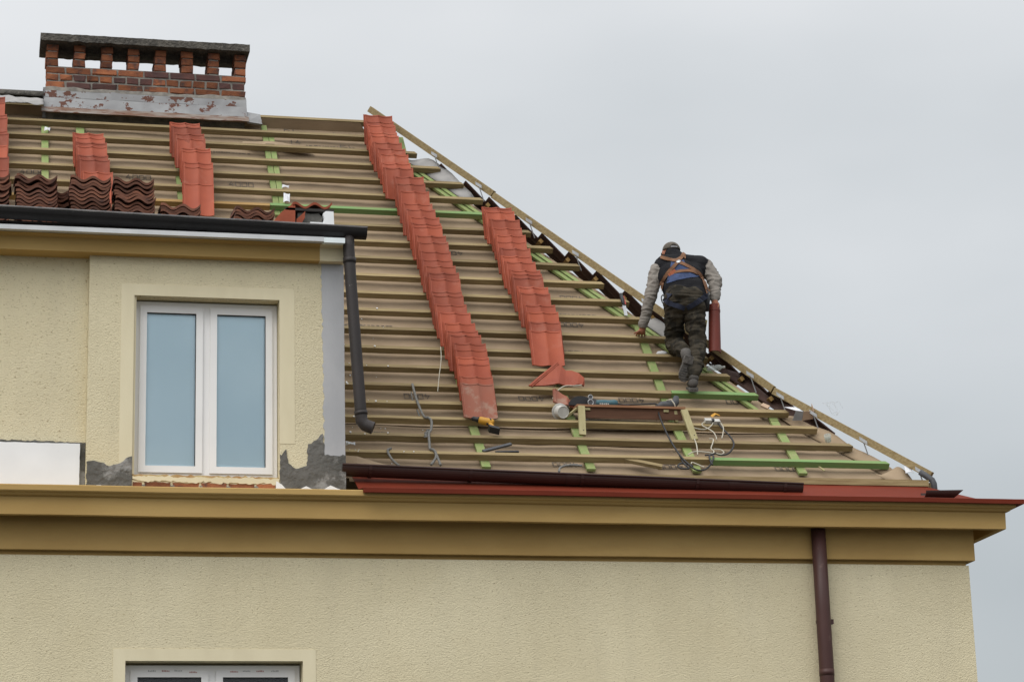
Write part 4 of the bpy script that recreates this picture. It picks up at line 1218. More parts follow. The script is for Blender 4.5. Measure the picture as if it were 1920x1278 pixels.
G().box(R(7.087, -.19, 0.022), e1 * 0.014, e2 * 0.02, e3 * 0.02).build('plug', 'black', so_)
# yellow tape scrap
o = flap([((7.13, -0.035, -0.02), (7.12, 0.0, -0.02)), ((7.17, -0.01, 0.0), (7.165, 0.02, 0.0)), ((7.22, -0.005, -0.02), (7.215, 0.02, -0.02))], 0.003, 'yellow', 'tape_scrap')
o.parent = None; tag(o, 'small scrap of yellow tape above the white socket block', 'scrap')

# ------------------------------------------------------------------ cordless drill
dr = thing('cordless_drill', 'yellow and black cordless drill resting below the lowest tile of the long row', 'drill', R(4.72, -.42, 0))
ex = (R(4.83, -.40, .05) - R(4.63, -.31, .05)).normalized()
A = R(4.625, -.315, .055)
G().lathe([(0.006, -0.01), (0.014, 0.0), (0.022, 0.005), (0.024, 0.045), (0.028, 0.055), (0.028, 0.07)], A, ex, 14).build('chuck', 'black', dr, smooth=True)
G().lathe([(0.03, 0.07), (0.036, 0.08), (0.038, 0.15), (0.037, 0.205), (0.03, 0.215)], A, ex, 14).build('body', 'yellow', dr, smooth=True)
hd = (RD(-.4) * -1.0 + ex * 0.18).normalized()
hb = A + ex * 0.17
for k in range(4):
    G().box(A + ex * (0.175 + 0.004 * k) + RN(-.4) * 0.038, ex * 0.0015, RN(-.4) * 0.001, RD(-.4) * 0.015).build('vent', 'black', dr)
G().tube([hb, hb + hd * 0.05, hb + hd * 0.10 + ex * 0.01, hb + hd * 0.125 + ex * 0.012], [0.024, 0.021, 0.022, 0.026], 10).build('grip', 'yellow', dr, smooth=True)
G().box(hb - ex * 0.03 + hd * 0.04, ex * 0.012, hd * 0.014, RN(-.4) * 0.01).build('trigger', 'black', dr)
hq = hb + hd * 0.145 + ex * 0.0
sd = hd.cross(ex).normalized()
G().box(hq, ex * 0.05, hd * 0.022, sd * 0.034).build('battery', 'black', dr)

# ------------------------------------------------------------------ workbench
bn = thing('work_bench', 'low reddish plank bench on pine legs standing on the battens, grinder on top', 'bench', R(6.27, -.3, 0))
def P(x, y, z): return Vector((x, y, z))
bz = 7.30
by = -0.17
by = -0.16
top = G().box((6.243, -0.112, 7.083), (0.553, 0, 0), (0, 0.09, 0), (0, 0, 0.011)).build('seat_board', 'bench', bn)
G().box((6.27, -0.168, 7.018), (0.50, 0, 0), (0, 0.010, 0), (0, 0, 0.053)).build('apron', 'shadeboard', bn)
def legb(a, b, nm='leg'):
    a, b = Vector(a), Vector(b)
    o = G().beam(a, b, 0.066, (0, -1, 0.3), 0.028).build(nm, 'pine', bn)
    d = (b - a).normalized(); f = Vector((0, -1, 0)); f = (f - d * f.dot(d)).normalized()
    c = b - d * 0.05 + Vector((0.008, 0, 0))
    G().tube([c + f * 0.010, c + f * 0.0155], 0.006, 8).build('nail', 'black', o)
legb((5.728, -0.222, 7.068), (5.702, -0.335, 6.752))
legb((6.772, -0.222, 7.055), (6.826, -0.365, 6.722))
g = G(); g.beam((5.70, -0.17, 7.06), R(5.60, -.16, .01), 0.022, (1, 0, 0), 0.02); g.build('brace', 'pine', bn)
g = G(); g.beam((6.70, -0.16, 7.06), R(6.71, -.2, .01), 0.04, (1, 0, 0), 0.03); g.build('brace', 'pine', bn)
for x in (5.80, 6.60):
    G().box((x, -0.185, 7.052), (0.026, 0, 0), (0, 0.006, 0), (0, 0, 0.012)).build('cleat', 'pine', bn)
G().tube([(5.78, -0.10, 6.955), (6.55, -0.10, 6.945)], 0.018, 10).build('support_tube', 'sheet', bn, smooth=True)
bt = 7.094

# ------------------------------------------------------------------ angle grinder
gr = thing('angle_grinder', 'large teal angle grinder with black guard lying on the bench', 'angle grinder', (5.95, by + 0.08, bt))
gy = by + 0.06
G().lathe([(0.02, 0), (0.034, 0.012), (0.036, 0.10), (0.033, 0.16), (0.036, 0.165), (0.038, 0.21), (0.03, 0.235), (0.02, 0.24)], (5.89, gy, bt + 0.037), (1, 0, 0.02), 16).build('motor_body', 'teal', gr, smooth=True)
G().box((5.87, gy, bt + 0.042), (0.035, 0, 0), (0, 0.032, 0), (0, 0, 0.032)).build('gear_head', 'dgrey', gr)
g = G()
def guard(a, b):
    t = math.pi * (0.02 + 1.0 * a)
    r = 0.135
    return Vector((5.775 + 0.137 * math.cos(t), gy + 0.10 - 0.06 * b, bt + 0.012 + 0.105 * math.sin(t) * (0.65 + 0.35 * b))), Vector((math.cos(t), 0, math.sin(t)))
g.shell(guard, 18, 2, 0.008)
g.slab([(5.775 + 0.137 * math.cos(math.pi * (0.02 + k / 18)), bt + 0.012 + 0.105 * math.sin(math.pi * (0.02 + k / 18))) for k in range(18)], gy + 0.035, gy + 0.045)
g.build('guard', 'black', gr)
for zz, rr in ((bt + 0.088, 0.022), (bt + 0.035, 0.027)):
    g = G()
    n = 20
    pts = [(5.845 + rr * math.cos(2 * math.pi * k / n), gy - 0.045, zz + rr * math.sin(2 * math.pi * k / n)) for k in range(n + 1)]
    g.tube(pts, 0.0045, 6, cap=False)
    g.build('ring_handle', 'steel', gr, smooth=True)
    G().lathe([(rr * 0.8, 0), (rr * 0.85, 0.03)], (5.845, gy - 0.044, zz), (0, 1, 0), 14).build('hub', 'dgrey', gr)
G().tube([(6.12, gy, bt + 0.035), (6.18, gy, bt + 0.03), (6.25, gy, bt + 0.025)], [0.014, 0.011, 0.008], 8).build('cable_boot', 'black', gr)
g = G()
for k in range(5):
    g.box((5.945 + 0.02 * k, gy - 0.0375, bt + 0.026), (0.007, 0, 0), (0, 0.001, 0), (0, 0, 0.006 + 0.002 * (k % 2)))
g.build('name_plate', 'white', gr)
# dark folded sleeve on the bench end with a white cord round it
bo = thing('dark_sleeve', 'dark grey bent plastic sleeve with white cord on the bench end', 'sleeve', (6.67, by + 0.1, bt))
G().tube([(6.53, by + 0.1, bt + 0.02), (6.60, by + 0.1, bt + 0.045), (6.70, by + 0.11, bt + 0.05), (6.745, by + 0.12, bt + 0.085), (6.76, by + 0.13, bt + 0.145)], [0.02, 0.042, 0.05, 0.04, 0.026], 12).build('sleeve', 'dgrey', bo, smooth=True)
G().tube([(6.64, by + 0.07, bt + 0.088), (6.68, by + 0.05, bt + 0.095), (6.71, by + 0.045, bt + 0.05), (6.72, by + 0.04, bt + 0.005)], 0.007, 6).build('cord', 'whitecable', bo, smooth=True)

# broken tiles
tp = [(5.32, .405, 0), (5.43, .52, .02), (5.55, .64, .035), (5.655, .752, .05), (5.70, .70, .045), (5.74, .645, .025), (5.79, .612, .05), (5.86, .565, .052), (5.905, .51, .035), (5.895, .44, .01)]
bt2 = [(5.32, .40, -.005), (5.40, .40, 0), (5.48, .40, .005), (5.56, .40, .02), (5.62, .40, .038), (5.69, .40, .012), (5.76, .40, .008), (5.82, .405, .03), (5.87, .41, .022), (5.885, .415, .0)]
g = G()
g.add([R(*p) for p in tp] + [R(*p) for p in bt2], [(i, i + 1, 11 + i, 10 + i) for i in range(9)])
for dq in (0.016, 0.034):
    g.add([R(u + dq * 0.7, s_ - dq * 0.75, h + 0.005) for u, s_, h in tp[:4]] + [R(u + dq * 0.7 + 0.004, s_ - dq * 0.75 - 0.005, h + 0.005) for u, s_, h in tp[:4]], [(i, i + 1, 5 + i, 4 + i) for i in range(3)])
o = g.build('cut_tile', 'tile', fix=False)
m = o.modifiers.new('thick', 'SOLIDIFY'); m.thickness = 0.014; m.offset = 0
tag(o, 'cut half of a red tile lying point up below the row nearest the hip', 'cut tile')
me2 = tile_mesh('shard', W=0.28, L=0.18, mats=('tile_dust',))
bm = bmesh.new(); bm.from_mesh(me2)
bmesh.ops.bisect_plane(bm, geom=bm.verts[:] + bm.edges[:] + bm.faces[:], plane_co=(0.02, 0.10, 0), plane_no=(0.6, 0.8, 0), clear_outer=True)
bm.to_mesh(me2); bm.free()
sh = place(me2, 'tile_shard', R(5.62, -0.02, 0.06), (0.96, 0.1, -0.18), (0.25, 0.45, 0.75))
tag(sh, 'broken pinkish tile shard leaning against the left end of the bench', 'tile shard')
cord('loose_white_string', [(5.50, 0.10), (5.56, 0.2), (5.65, 0.27), (5.76, 0.28), (5.83, 0.30)], 0.006, 'whitecable', 'white cord running over the tile shard to the grinder', 'cord', [.06, .08, .1, .1, .1])
# white paint pot lying on its side
pot = thing('white_pot', 'white plastic pot lying on its side left of the bench', 'pot', R(5.56, -0.06, -0.03))
ax = Vector((0.12, -0.95, -0.28)).normalized()
po = R(5.545, -0.04, 0.005)
G().lathe([(0.05, 0.0), (0.072, 0.004), (0.078, 0.03), (0.066, 0.034), (0.062, 0.13), (0.058, 0.134), (0.054, 0.128)], po, ax, 24).build('pot_body', 'white', pot, smooth=False)
G().lathe([(0.082, 0.0), (0.084, 0.012), (0.074, 0.016)], po + ax * 0.028, ax, 24).build('rim', 'white', pot)
G().box(po + Vector((0.0, 0.0, 0.085)), (0.03, 0, 0), (0, 0.012, 0), (0, 0.0, 0.006)).build('handle_lug', 'white', pot)
# boards and bars
def loose(name, a, b, w_, t_, mat, label, cat, nrm=None):
    g = G().beam(a, b, w_, nrm or RN(-1), t_)
    o = g.build(name, mat); tag(o, label, cat); return o
loose('brown_strip', R(4.66, -.80, -.03), R(4.96, -.65, -.03), 0.03, 0.02, 'dgrey', 'dark grey metal strip lying askew below the drill', 'strip')
loose('bent_strip', R(4.78, -.81, -.03), R(5.01, -.79, -.03), 0.022, 0.014, 'black', 'short black bent strip lying below the dark grey strip', 'strip')
loose('batten_offcut', R(6.03, -.90, -.03), R(6.37, -1.03, -.03), 0.05, 0.035, 'batten', 'pale pine batten offcut lying askew near the gutter middle', 'offcut')
loose('wedge_offcut', R(7.70, 0.18, 0.0), R(7.76, 0.13, 0.0), 0.06, 0.02, 'card', 'small orange wood offcut near the lower hip', 'offcut', RN(1))
loose('stick', R(7.98, -.90, -.05), R(8.02, -1.0, -.05), 0.02, 0.01, 'pine', 'tiny pine splinter right of the lowest counter batten end', 'splinter')
# cardboard box
cb = thing('cardboard_box', 'opened small white and brown cardboard box near the lower hip', 'box', R(8.03, -.03, 0))
def quad(name, pts, mat, par):
    g = G().add(pts, [(0, 1, 2, 3)])
    o = g.build(name, mat, par, fix=False); m = o.modifiers.new('t', 'SOLIDIFY'); m.thickness = 0.003
    return o
B0 = R(7.965, -0.06, -0.02)
ux = Vector((1, 0, 0.02)); uy = RD(.1); uz = RN(.1)
quad('front', [B0, B0 + ux * 0.10, B0 + ux * 0.10 + uz * 0.10 + uy * .02, B0 + ux * 0.02 + uz * 0.11 + uy * .02], 'cardg', cb)
quad('side', [B0 + ux * 0.102, B0 + ux * 0.215 + uz * .02, B0 + ux * 0.215 + uz * 0.105 + uy * .02, B0 + ux * 0.102 + uz * 0.10 + uy * .02], 'card', cb)
quad('flap', [B0 + ux * 0.02 + uz * 0.11 + uy * .02, B0 + ux * 0.10 + uz * 0.10 + uy * .02, B0 + ux * 0.06 + uz * 0.05 + uy * .16, B0 - ux * 0.06 + uz * 0.06 + uy * .15], 'cardw', cb)
quad('flap', [B0 + ux * 0.215 + uz * 0.02, B0 + ux * 0.225 + uz * 0.025 + uy * 0.1, B0 + ux * 0.20 + uz * 0.14 + uy * .1, B0 + ux * 0.215 + uz * 0.105 + uy * .02], 'card', cb)
# bottle and cup
o = thing('plastic_bottle', 'small crushed clear plastic bottle lying right of the roofer', 'bottle', R(7.32, .86, -.03))
G().lathe([(0.012, 0), (0.03, 0.004), (0.032, 0.07), (0.026, 0.085), (0.031, 0.1), (0.03, 0.14), (0.012, 0.165), (0.012, 0.18)], R(7.27, .80, 0.0), (1, 0.02, 0.12), 14).build('bottle_body', 'clear', o, smooth=True)
G().lathe([(0.014, 0), (0.014, 0.016)], R(7.27, .80, 0.0) + Vector((0.178, 0.004, 0.022)), (1, 0.02, 0.12), 12).build('screw_cap', 'white', o)
g = G(); g.lathe([(0.02, 0), (0.03, 0.002), (0.036, 0.075), (0.034, 0.075), (0.028, 0.006)], R(8.24, -0.42, -0.05), RN(-.4) + Vector((-.35, 0, 0)), 14)
o = g.build('plastic_cup', 'clear', smooth=True); tag(o, 'small clear plastic cup lying above the second lowest batten at right', 'cup')
g = G().lathe([(0.004, 0), (0.026, 0.01), (0.034, 0.05), (0.03, 0.10), (0.01, 0.12)], R(6.92, 1.09, -0.03), (-1, 0.1, 0.0), 12)
o = g.build('rolled_glove', 'gplaster', smooth=True); tag(o, 'grey rolled glove lying on the membrane left of the kneeling leg', 'glove')
# trowel-like cutter with red grip at the hip
kn = thing('utility_saw', 'hand tool with black and red grip stuck behind the batten left of the roofer', 'hand tool', R(6.60, 1.75, 0.02))
a, b = R(6.605, 2.07, .06), R(6.60, 1.87, .05)
c = R(6.59, 1.70, .03)
G().tube([a, a.lerp(b, .5), b], [0.018, 0.022, 0.016], 10).build('grip', 'black', kn, smooth=True)
G().box(a.lerp(b, .55) + Vector((0.012, -0.014, 0)), (b - a) * 0.36, (0.010, 0, 0), (0, 0.006, 0.004)).build('grip_inlay', 'redplastic', kn)
G().beam(b, c, 0.035, RN(1), 0.006).build('blade', 'steel', kn)
# paper scraps
def scrap(name, u, s, w_, h_, mat, label, hh=-0.02, tw=0.3):
    g = G()
    g.shell(lambda a, b: (R(u + w_ * (a - .5) + 0.3 * h_ * (b - .5) * tw, s + h_ * (b - .5), hh + 0.02 * math.sin(a * 3 + b * 2) + 0.03 * a * b), RN(s)), 4, 4, 0.002)
    o = g.build(name, mat); tag(o, label, 'scrap'); return o
scrap('paper_scrap', 3.19, 3.835, 0.07, 0.17, 'cardw', 'white paper scrap on the green batten end left of the roof middle', 0.02)
scrap('paper_scrap', 3.205, 4.13, 0.075, 0.05, 'cardw', 'smaller white paper scrap higher up the double green counter batten', -0.01, 0.8)
scrap('paper_scrap', 0.625, 5.20, 0.06, 0.07, 'cardw', 'tiny white scrap under the left end of the chimney flashing', -0.03)
scrap('foam_crumb', 4.60, 3.29, 0.04, 0.05, 'styro', 'pale crumb lying left of the long tile row above the black gutter end', -0.04)
scrap('torn_label', 8.86, -1.05, 0.08, 0.11, 'cardw', 'torn white label at the foot of the hip', 0.0)
scrap('foam_scrap', 3.40, -0.72, 0.09, 0.05, 'steel', 'small shiny metal scrap below the cut-off downpipe', -0.03)
# plaster crumbs on the battens near the dormer, far too many to count
g = G()
for k in range(75):
    s = random.choice(SB[12:]) + random.uniform(-0.01, 0.04) if random.random() < .6 else random.uniform(-1.1, 1.6)
    u = 3.30 + abs(random.gauss(0, 0.35))
    onb = any(b <= s <= b + BW for b in SB)
    h = 0.003 if onb else mem(u, s) + 0.003
    r = random.uniform(0.003, 0.009)
    g.box(R(u, s, h + r * .4), (r, r * jit(.5), 0), RD(s) * r * random.uniform(.5, 1), RN(s) * r * .6)
cr = g.build('plaster_crumbs', 'styro'); tag(cr, 'white plaster crumbs scattered on the battens beside the dormer corner', 'crumbs'); kind(cr, 'stuff')
# tangle of clear film caught on the hip
g = G()
for k in range(3):
    c = Vector((8.30 + jit(.05), C0 - 8.30 + jit(.05), hip_z(8.3) + 0.02))
    pts = [c + Vector((0.07 * math.cos(t + k) + jit(.02), jit(.03), 0.05 + 0.07 * math.sin(t) + jit(.02))) for t in [i * 0.7 for i in range(9)]]
    g.tube(spline(pts, 4), 0.001, 4, mi=0)
o = g.build('wire_tangle', 'zinc', smooth=True); tag(o, 'small tangle of thin wire caught on the lower hip batten', 'wire')

# ------------------------------------------------------------------ roofer
HEELL, TOEL, ANL = (6.962, 0.13, 7.70), (6.916, 0.225, 7.475), (6.968, 0.27, 7.79)
J = dict(hipL=(6.924, 0.42, 8.321), hipR=(7.124, 0.40, 8.334), pelvis=(7.030, 0.42, 8.394), waist=(7.065, 0.50, 8.504), chest=(7.07, 0.62, 8.713), upper=(7.077, 0.72, 8.848),
         neck=(7.053, 0.80, 8.959), head=(7.051, 0.86, 9.048), shL=(6.866, 0.70, 8.804), elL=(6.76, 0.72, 8.493), wrL=(6.69, 0.80, 8.214), haL=(6.683, 0.83, 8.155),
         shR=(7.326, 0.66, 8.845), elR=(7.425, 0.58, 8.639), wrR=(7.39, 0.52, 8.435), haR=(7.386, 0.50, 8.37),
         knL=(6.979, 0.70, 7.984), anL=ANL, knR=(7.156, 0.42, 7.914), anR=(7.011, 0.16, 7.488))
J = {k: Vector(v) for k, v in J.items()}
CAPS = []   # (p, q, r0, r1, material index)
def cap_(p, q, r0, r1, m): CAPS.append((Vector(J[p] if isinstance(p, str) else p), Vector(J[q] if isinstance(q, str) else q), r0, r1, m))
# 0 camo 1 vest 2 sleeve 3 skin
cap_(J['hipL'] + Vector((0.02, 0, 0.02)), J['hipR'] + Vector((-0.02, 0, 0.02)), 0.125, 0.125, 0)
cap_(J['pelvis'] + Vector((-0.07, 0, 0.0)), J['pelvis'] + Vector((0.08, 0, 0.0)), 0.142, 0.142, 0)
cap_('hipL', 'knL', 0.112, 0.088, 0)
cap_('knL', J['anL'] + Vector((-0.008, 0.05, 0.02)), 0.092, 0.074, 0)
cap_('hipR', 'knR', 0.112, 0.092, 0)
cap_('knR', J['anR'] + Vector((0, 0, 0.05)), 0.092, 0.074, 0)
cap_(J['waist'] + Vector((-0.085, 0, 0.01)), J['waist'] + Vector((0.085, 0, 0.01)), 0.15, 0.15, 1)
cap_(J['chest'] + Vector((-0.10, 0, -0.02)), J['chest'] + Vector((0.09, 0, -0.02)), 0.148, 0.148, 1)
cap_('waist', 'chest', 0.16, 0.165, 1)
cap_(J['upper'] + Vector((-0.135, 0, -0.02)), J['upper'] + Vector((0.155, -0.01, -0.015)), 0.125, 0.125, 1)
cap_(J['waist'] + Vector((-0.08, -0.045, -0.085)), J['waist'] + Vector((0.08, -0.045, -0.085)), 0.15, 0.15, 1)
cap_('upper', J['head'] + Vector((0, -0.035, -0.045)), 0.12, 0.082, 1)
cap_('upper', 'neck', 0.11, 0.075, 1)
cap_('upper', J['shL'] + Vector((0.025, 0, 0.0)), 0.12, 0.094, 1)
cap_('upper', J['shR'] + Vector((-0.03, 0, 0.0)), 0.12, 0.096, 1)
cap_('chest', J['shL'] + Vector((0.045, 0, -0.06)), 0.14, 0.10, 1)
cap_('chest', J['shR'] + Vector((-0.05, 0, -0.07)), 0.14, 0.10, 1)
cap_('neck', 'head', 0.06, 0.085, 3)
cap_(J['head'] + Vector((0, 0.0, -0.02)), J['head'] + Vector((0, 0.03, 0.015)), 0.088, 0.088, 3)
cap_(J['head'] + Vector((0, 0.09, -0.03)), J['head'] + Vector((0, 0.12, -0.05)), 0.022, 0.018, 3)     # nose
for sx in (-1, 1):
    cap_(J['head'] + Vector((sx * 0.088, 0.0, -0.02)), J['head'] + Vector((sx * 0.094, -0.01, -0.045)), 0.02, 0.014, 3)   # ears
cap_(J['shL'] + Vector((-0.03, 0, -0.03)), 'elL', 0.078, 0.068, 2)
cap_('elL', 'wrL', 0.066, 0.046, 2)
cap_(J['shR'] + Vector((0.03, 0, -0.02)), 'elR', 0.08, 0.076, 2)
cap_('elR', 'wrR', 0.072, 0.050, 2)
# left hand pressed on the batten, fingers spread over its edge
cap_('wrL', 'haL', 0.032, 0.036, 3)
hb_ = J['haL']
for k, (dx, L_) in enumerate(((-0.036, 0.062), (-0.013, 0.072), (0.011, 0.068), (0.034, 0.052))):
    k0 = hb_ + Vector((dx * 0.8, 0.008, -0.012)); k1 = k0 + Vector((dx * 0.35, 0.036, -0.010)); k2 = k1 + Vector((dx * 0.2, L_ - 0.03, -0.018))
    cap_(k0, k1, 0.0135, 0.011, 3); cap_(k1, k2, 0.011, 0.009, 3)
cap_(hb_ + Vector((-0.02, -0.01, 0.0)), hb_ + Vector((-0.062, -0.004, -0.022)), 0.0145, 0.011, 3)
cap_(hb_ + Vector((-0.062, -0.004, -0.022)), hb_ + Vector((-0.086, 0.006, -0.032)), 0.011, 0.009, 3)
# right hand curled round the top of the ridge tile
cap_('wrR', 'haR', 0.034, 0.036, 3)
hr = J['haR']
for k, (dx, L_) in enumerate(((-0.034, 0.03), (-0.012, 0.036), (0.011, 0.034), (0.032, 0.026))):
    k0 = hr + Vector((dx, 0.02, -0.01)); k1 = k0 + Vector((0.0, 0.024, -0.028)); k2 = k1 + Vector((0, -0.012, -L_))
    cap_(k0, k1, 0.013, 0.011, 3); cap_(k1, k2, 0.011, 0.009, 3)
cap_(hr + Vector((0.03, -0.015, 0.0)), hr + Vector((0.022, -0.034, -0.03)), 0.0145, 0.011, 3)
cap_(hr + Vector((0.022, -0.034, -0.03)), hr + Vector((0.008, -0.036, -0.055)), 0.011, 0.009, 3)

def capsule_geo(g, p, q, r0, r1, n=14, m=5):
    ax = (q - p)
    L_ = ax.length
    ax = ax / L_ if L_ > 1e-6 else Vector((0, 0, 1))
    prof = [(max(1e-4, r0 * math.sin(math.pi / 2 * k / m)), -r0 * math.cos(math.pi / 2 * k / m)) for k in range(0, m + 1)]
    prof += [(max(1e-4, r1 * math.cos(math.pi / 2 * k / m)), L_ + r1 * math.sin(math.pi / 2 * k / m)) for k in range(0, m + 1)]
    g.lathe(prof, p, ax, n)
roofer = thing('person', 'roofer seen from behind in black vest, camouflage trousers and harness, climbing the slope', 'person', R(7.03, 0.45, 0))
g = G()
for c_ in CAPS: capsule_geo(g, *c_[:4])
tmp = g.build('tmp_body', ['camo'], None)
md = tmp.modifiers.new('r', 'REMESH'); md.mode = 'VOXEL'; md.voxel_size = 0.0075
md2 = tmp.modifiers.new('s', 'SMOOTH'); md2.factor = 0.5; md2.iterations = 3
dg = bpy.context.evaluated_depsgraph_get()
me = bpy.data.meshes.new_from_object(tmp.evaluated_get(dg))
bpy.data.objects.remove(tmp)
me.materials.clear()
for k in ('camo', 'vest', 'sleeve', 'skin'): me.materials.append(MT[k])
def segd(p, a, b, r0, r1):
    ab = b - a
    t = 0 if ab.length_squared < 1e-9 else max(0, min(1, (p - a).dot(ab) / ab.length_squared))
    return (p - a - ab * t).length - (r0 + (r1 - r0) * t)
mats = []
for pl in me.polygons:
    c = pl.center
    best = min(CAPS, key=lambda q: segd(c, *q[:4]))
    mats.append(best[4])
me.polygons.foreach_set('material_index', mats)
# cloth folds
vm = [0] * len(me.vertices)
for pl in me.polygons:
    for v in pl.vertices: vm[v] = max(vm[v], 0) if mats[pl.index] == 3 else vm[v] | (1 << mats[pl.index])
newco = []
for v in me.vertices:
    p = v.co; k = 0.0
    if vm[v.index] & 1:
        k = 0.018 * noise.noise((p.x * 9, p.y * 9, p.z * 15)) + 0.011 * (1 - 2 * abs(noise.noise((p.x * 6 + 4, p.y * 14, p.z * 26)))) - 0.004
        if p.z < 7.65 or (p - J['knL']).length < 0.25: k *= 1.35
    elif vm[v.index] & 4:
        k = 0.008 * noise.noise((p.x * 12, p.y * 12, p.z * 18)) + 0.010 * (0.6 - 2 * abs(noise.noise((p.x * 13 + 4, p.y * 9, p.z * 24))))
    elif vm[v.index] & 2:
        k = 0.007 * noise.noise((p.x * 11, p.y * 11, p.z * 12))
    newco.append(p + v.normal * k)
for v, c in zip(me.vertices, newco): v.co = c
me.polygons.foreach_set('use_smooth', [True] * len(me.polygons))
me.update()
me.name = 'body'
body = link(me, 'body', roofer)
bvh = BVHTree.FromPolygons([v.co.copy() for v in me.vertices], [tuple(p.vertices) for p in me.polygons])
VD = Vector((0.22, 0.93, 0.28)).normalized()
def onbody(x, z, off, y=0.6):
    """point on the back of the figure that lies behind (x, z) of the plane y"""
    o_ = Vector((x, y, z)) - VD * 3
    h = bvh.ray_cast(o_, VD)
    if h[0] is None: 
        h = bvh.find_nearest(Vector((x, y - 0.1, z)))
    return h[0] + h[1] * off, h[1]
def strap(name, pts, w_, mat, y=0.6, off=0.006):
    pp = spline([(x, 0, z) for x, z in pts], 8)
    L_, R_ = [], []
    for i, q in enumerate(pp):
        d = (pp[min(i + 1, len(pp) - 1)] - pp[max(i - 1, 0)]).normalized()
        nn = Vector((-d.z, 0, d.x)) * w_ / 2
        L_.append(onbody(q.x + nn.x, q.z + nn.z, off, y)[0]); R_.append(onbody(q.x - nn.x, q.z - nn.z, off, y)[0])
    n = len(pp)
    g = G().add(L_ + R_, [(i, i + 1, n + i + 1, n + i) for i in range(n - 1)])
    o = g.build(name, mat, roofer, fix=False)
    m = o.modifiers.new('t', 'SOLIDIFY'); m.thickness = 0.005; m.offset = 0
    return o
def patch(name, poly, mat, y=0.6, off=0.004, n=12):
    xs = [p[0] for p in poly]; zs = [p[1] for p in poly]
    bm = bmesh.new()
    vs = [bm.verts.new((x, 0, z)) for x, z in poly]
    bm.faces.new(vs)
    bmesh.ops.triangulate(bm, faces=bm.faces[:])
    bmesh.ops.subdivide_edges(bm, edges=bm.edges[:], cuts=4, use_grid_fill=True)
    for v in bm.verts:
        v.co = onbody(v.co.x, v.co.z, off, y)[0]
    m = bpy.data.meshes.new(name); bm.to_mesh(m); bm.free()
    m.materials.append(MT[mat])
    o = link(m, name, roofer)
    k = o.modifiers.new('t', 'SOLIDIFY'); k.thickness = 0.005; k.offset = 0
    return o
patch('back_pad', [(6.961, 8.848), (7.094, 8.865), (7.103, 8.813), (7.200, 8.770), (7.255, 8.690), (7.139, 8.675), (7.010, 8.645), (6.895, 8.605), (6.945, 8.743), (6.981, 8.790)], 'bluepad')
strap('harness_strap', [(6.858, 8.884), (6.984, 8.854), (7.060, 8.875), (7.122, 8.953)], 0.034, 'strap', off=0.012)
strap('harness_strap', [(7.030, 8.83), (6.938, 8.742), (6.864, 8.624), (6.835, 8.50)], 0.032, 'strap', off=0.013)
strap('harness_strap', [(7.050, 8.83), (7.143, 8.785), (7.255, 8.714), (7.296, 8.600), (7.315, 8.51)], 0.031, 'strap', off=0.013)
strap('waist_belt', [(6.93, 8.69), (7.013, 8.728), (7.141, 8.744), (7.226, 8.719)], 0.028, 'strap', off=0.014)
strap('leg_loop', [(6.80, 8.42), (6.83, 8.335), (6.931, 8.296), (7.004, 8.27)], 0.05, 'navy', 0.35, off=0.008)
strap('leg_loop', [(7.29, 8.44), (7.174, 8.367), (7.079, 8.301), (7.03, 8.275)], 0.05, 'navy', 0.35, off=0.008)
for i, (x, z) in enumerate(((6.955, 8.695), (6.985, 8.712))):
    p, nn = onbody(x, z, 0.02)
    G().box(p, (0.03, 0, 0.018), (-0.012, 0, 0.02), nn * 0.008).build('buckle', 'buckle', roofer)
p, nn = onbody(7.04, 8.835, 0.02)
G().lathe([(0.012, -0.004), (0.024, 0), (0.012, 0.004)], p, nn, 12).build('back_ring', 'steel', roofer)
# karabiner at the left hip, sheath at the right hip
p = onbody(6.845, 8.46, 0.02)[0]
G().tube(spline([p + Vector(q) for q in ((0, 0, 0), (-0.02, -0.01, -0.03), (-0.01, -0.01, -0.085), (0.012, -0.01, -0.09), (0.016, -0.01, -0.03), (0, 0, 0))], 4), 0.006, 6).build('karabiner', 'black', roofer, smooth=True)
p = J['hipR'] + Vector((0.135, 0.0, 0.05))
G().tube([p + Vector((0, 0, 0.10)), p, p + Vector((-0.005, 0, -0.12))], [0.03, 0.042, 0.026], 10).build('tool_pouch', 'black', roofer, smooth=True)
p = J['knR'] + Vector((0.075, 0, 0.14))
G().beam(p, p + Vector((0.025, 0.0, 0.12)), 0.02, (0, -1, 0), 0.018).build('folding_rule', 'pine', roofer)
# cap with the opening and strap at the back
hc = J['head'] + Vector((0, 0.005, 0.0))
g = G()
def dome(a, b):
    t = 2 * math.pi * a; f = math.pi / 2 * b
    r = 0.100
    p = Vector((r * 0.95 * math.cos(t) * math.cos(f), r * 1.1 * math.sin(t) * math.cos(f), r * math.sin(f) * 0.95))
    return hc + p + Vector((0, 0, 0.0)), p.normalized()
g.shell(dome, 28, 10, 0.004)
cp_ = g.build('cap', 'cap', roofer, smooth=True)
g = G()
g.shell(lambda a, b: (hc + Vector((0.085 * math.cos(math.pi * a), 0.10 + 0.07 * math.sin(math.pi * a) * b, 0.005 - 0.03 * b)), Vector((0, 0, 1))), 12, 3, 0.004)
g.build('cap_peak', 'cap', cp_)
g = G()
def opening(a, b):
    t = -math.pi / 2 + (a - 0.5) * 1.0
    f = (0.10 + 0.40 * b * math.sin(math.pi * min(1, max(0, a))) ** 0.6)
    r = 0.1035
    p = Vector((r * 0.95 * math.cos(t) * math.cos(f), r * 1.1 * math.sin(t) * math.cos(f), r * 0.95 * math.sin(f)))
    return hc + p, p.normalized()
g.shell(opening, 14, 5, 0.003)
g.build('hair', 'hair', cp_)
g = G()
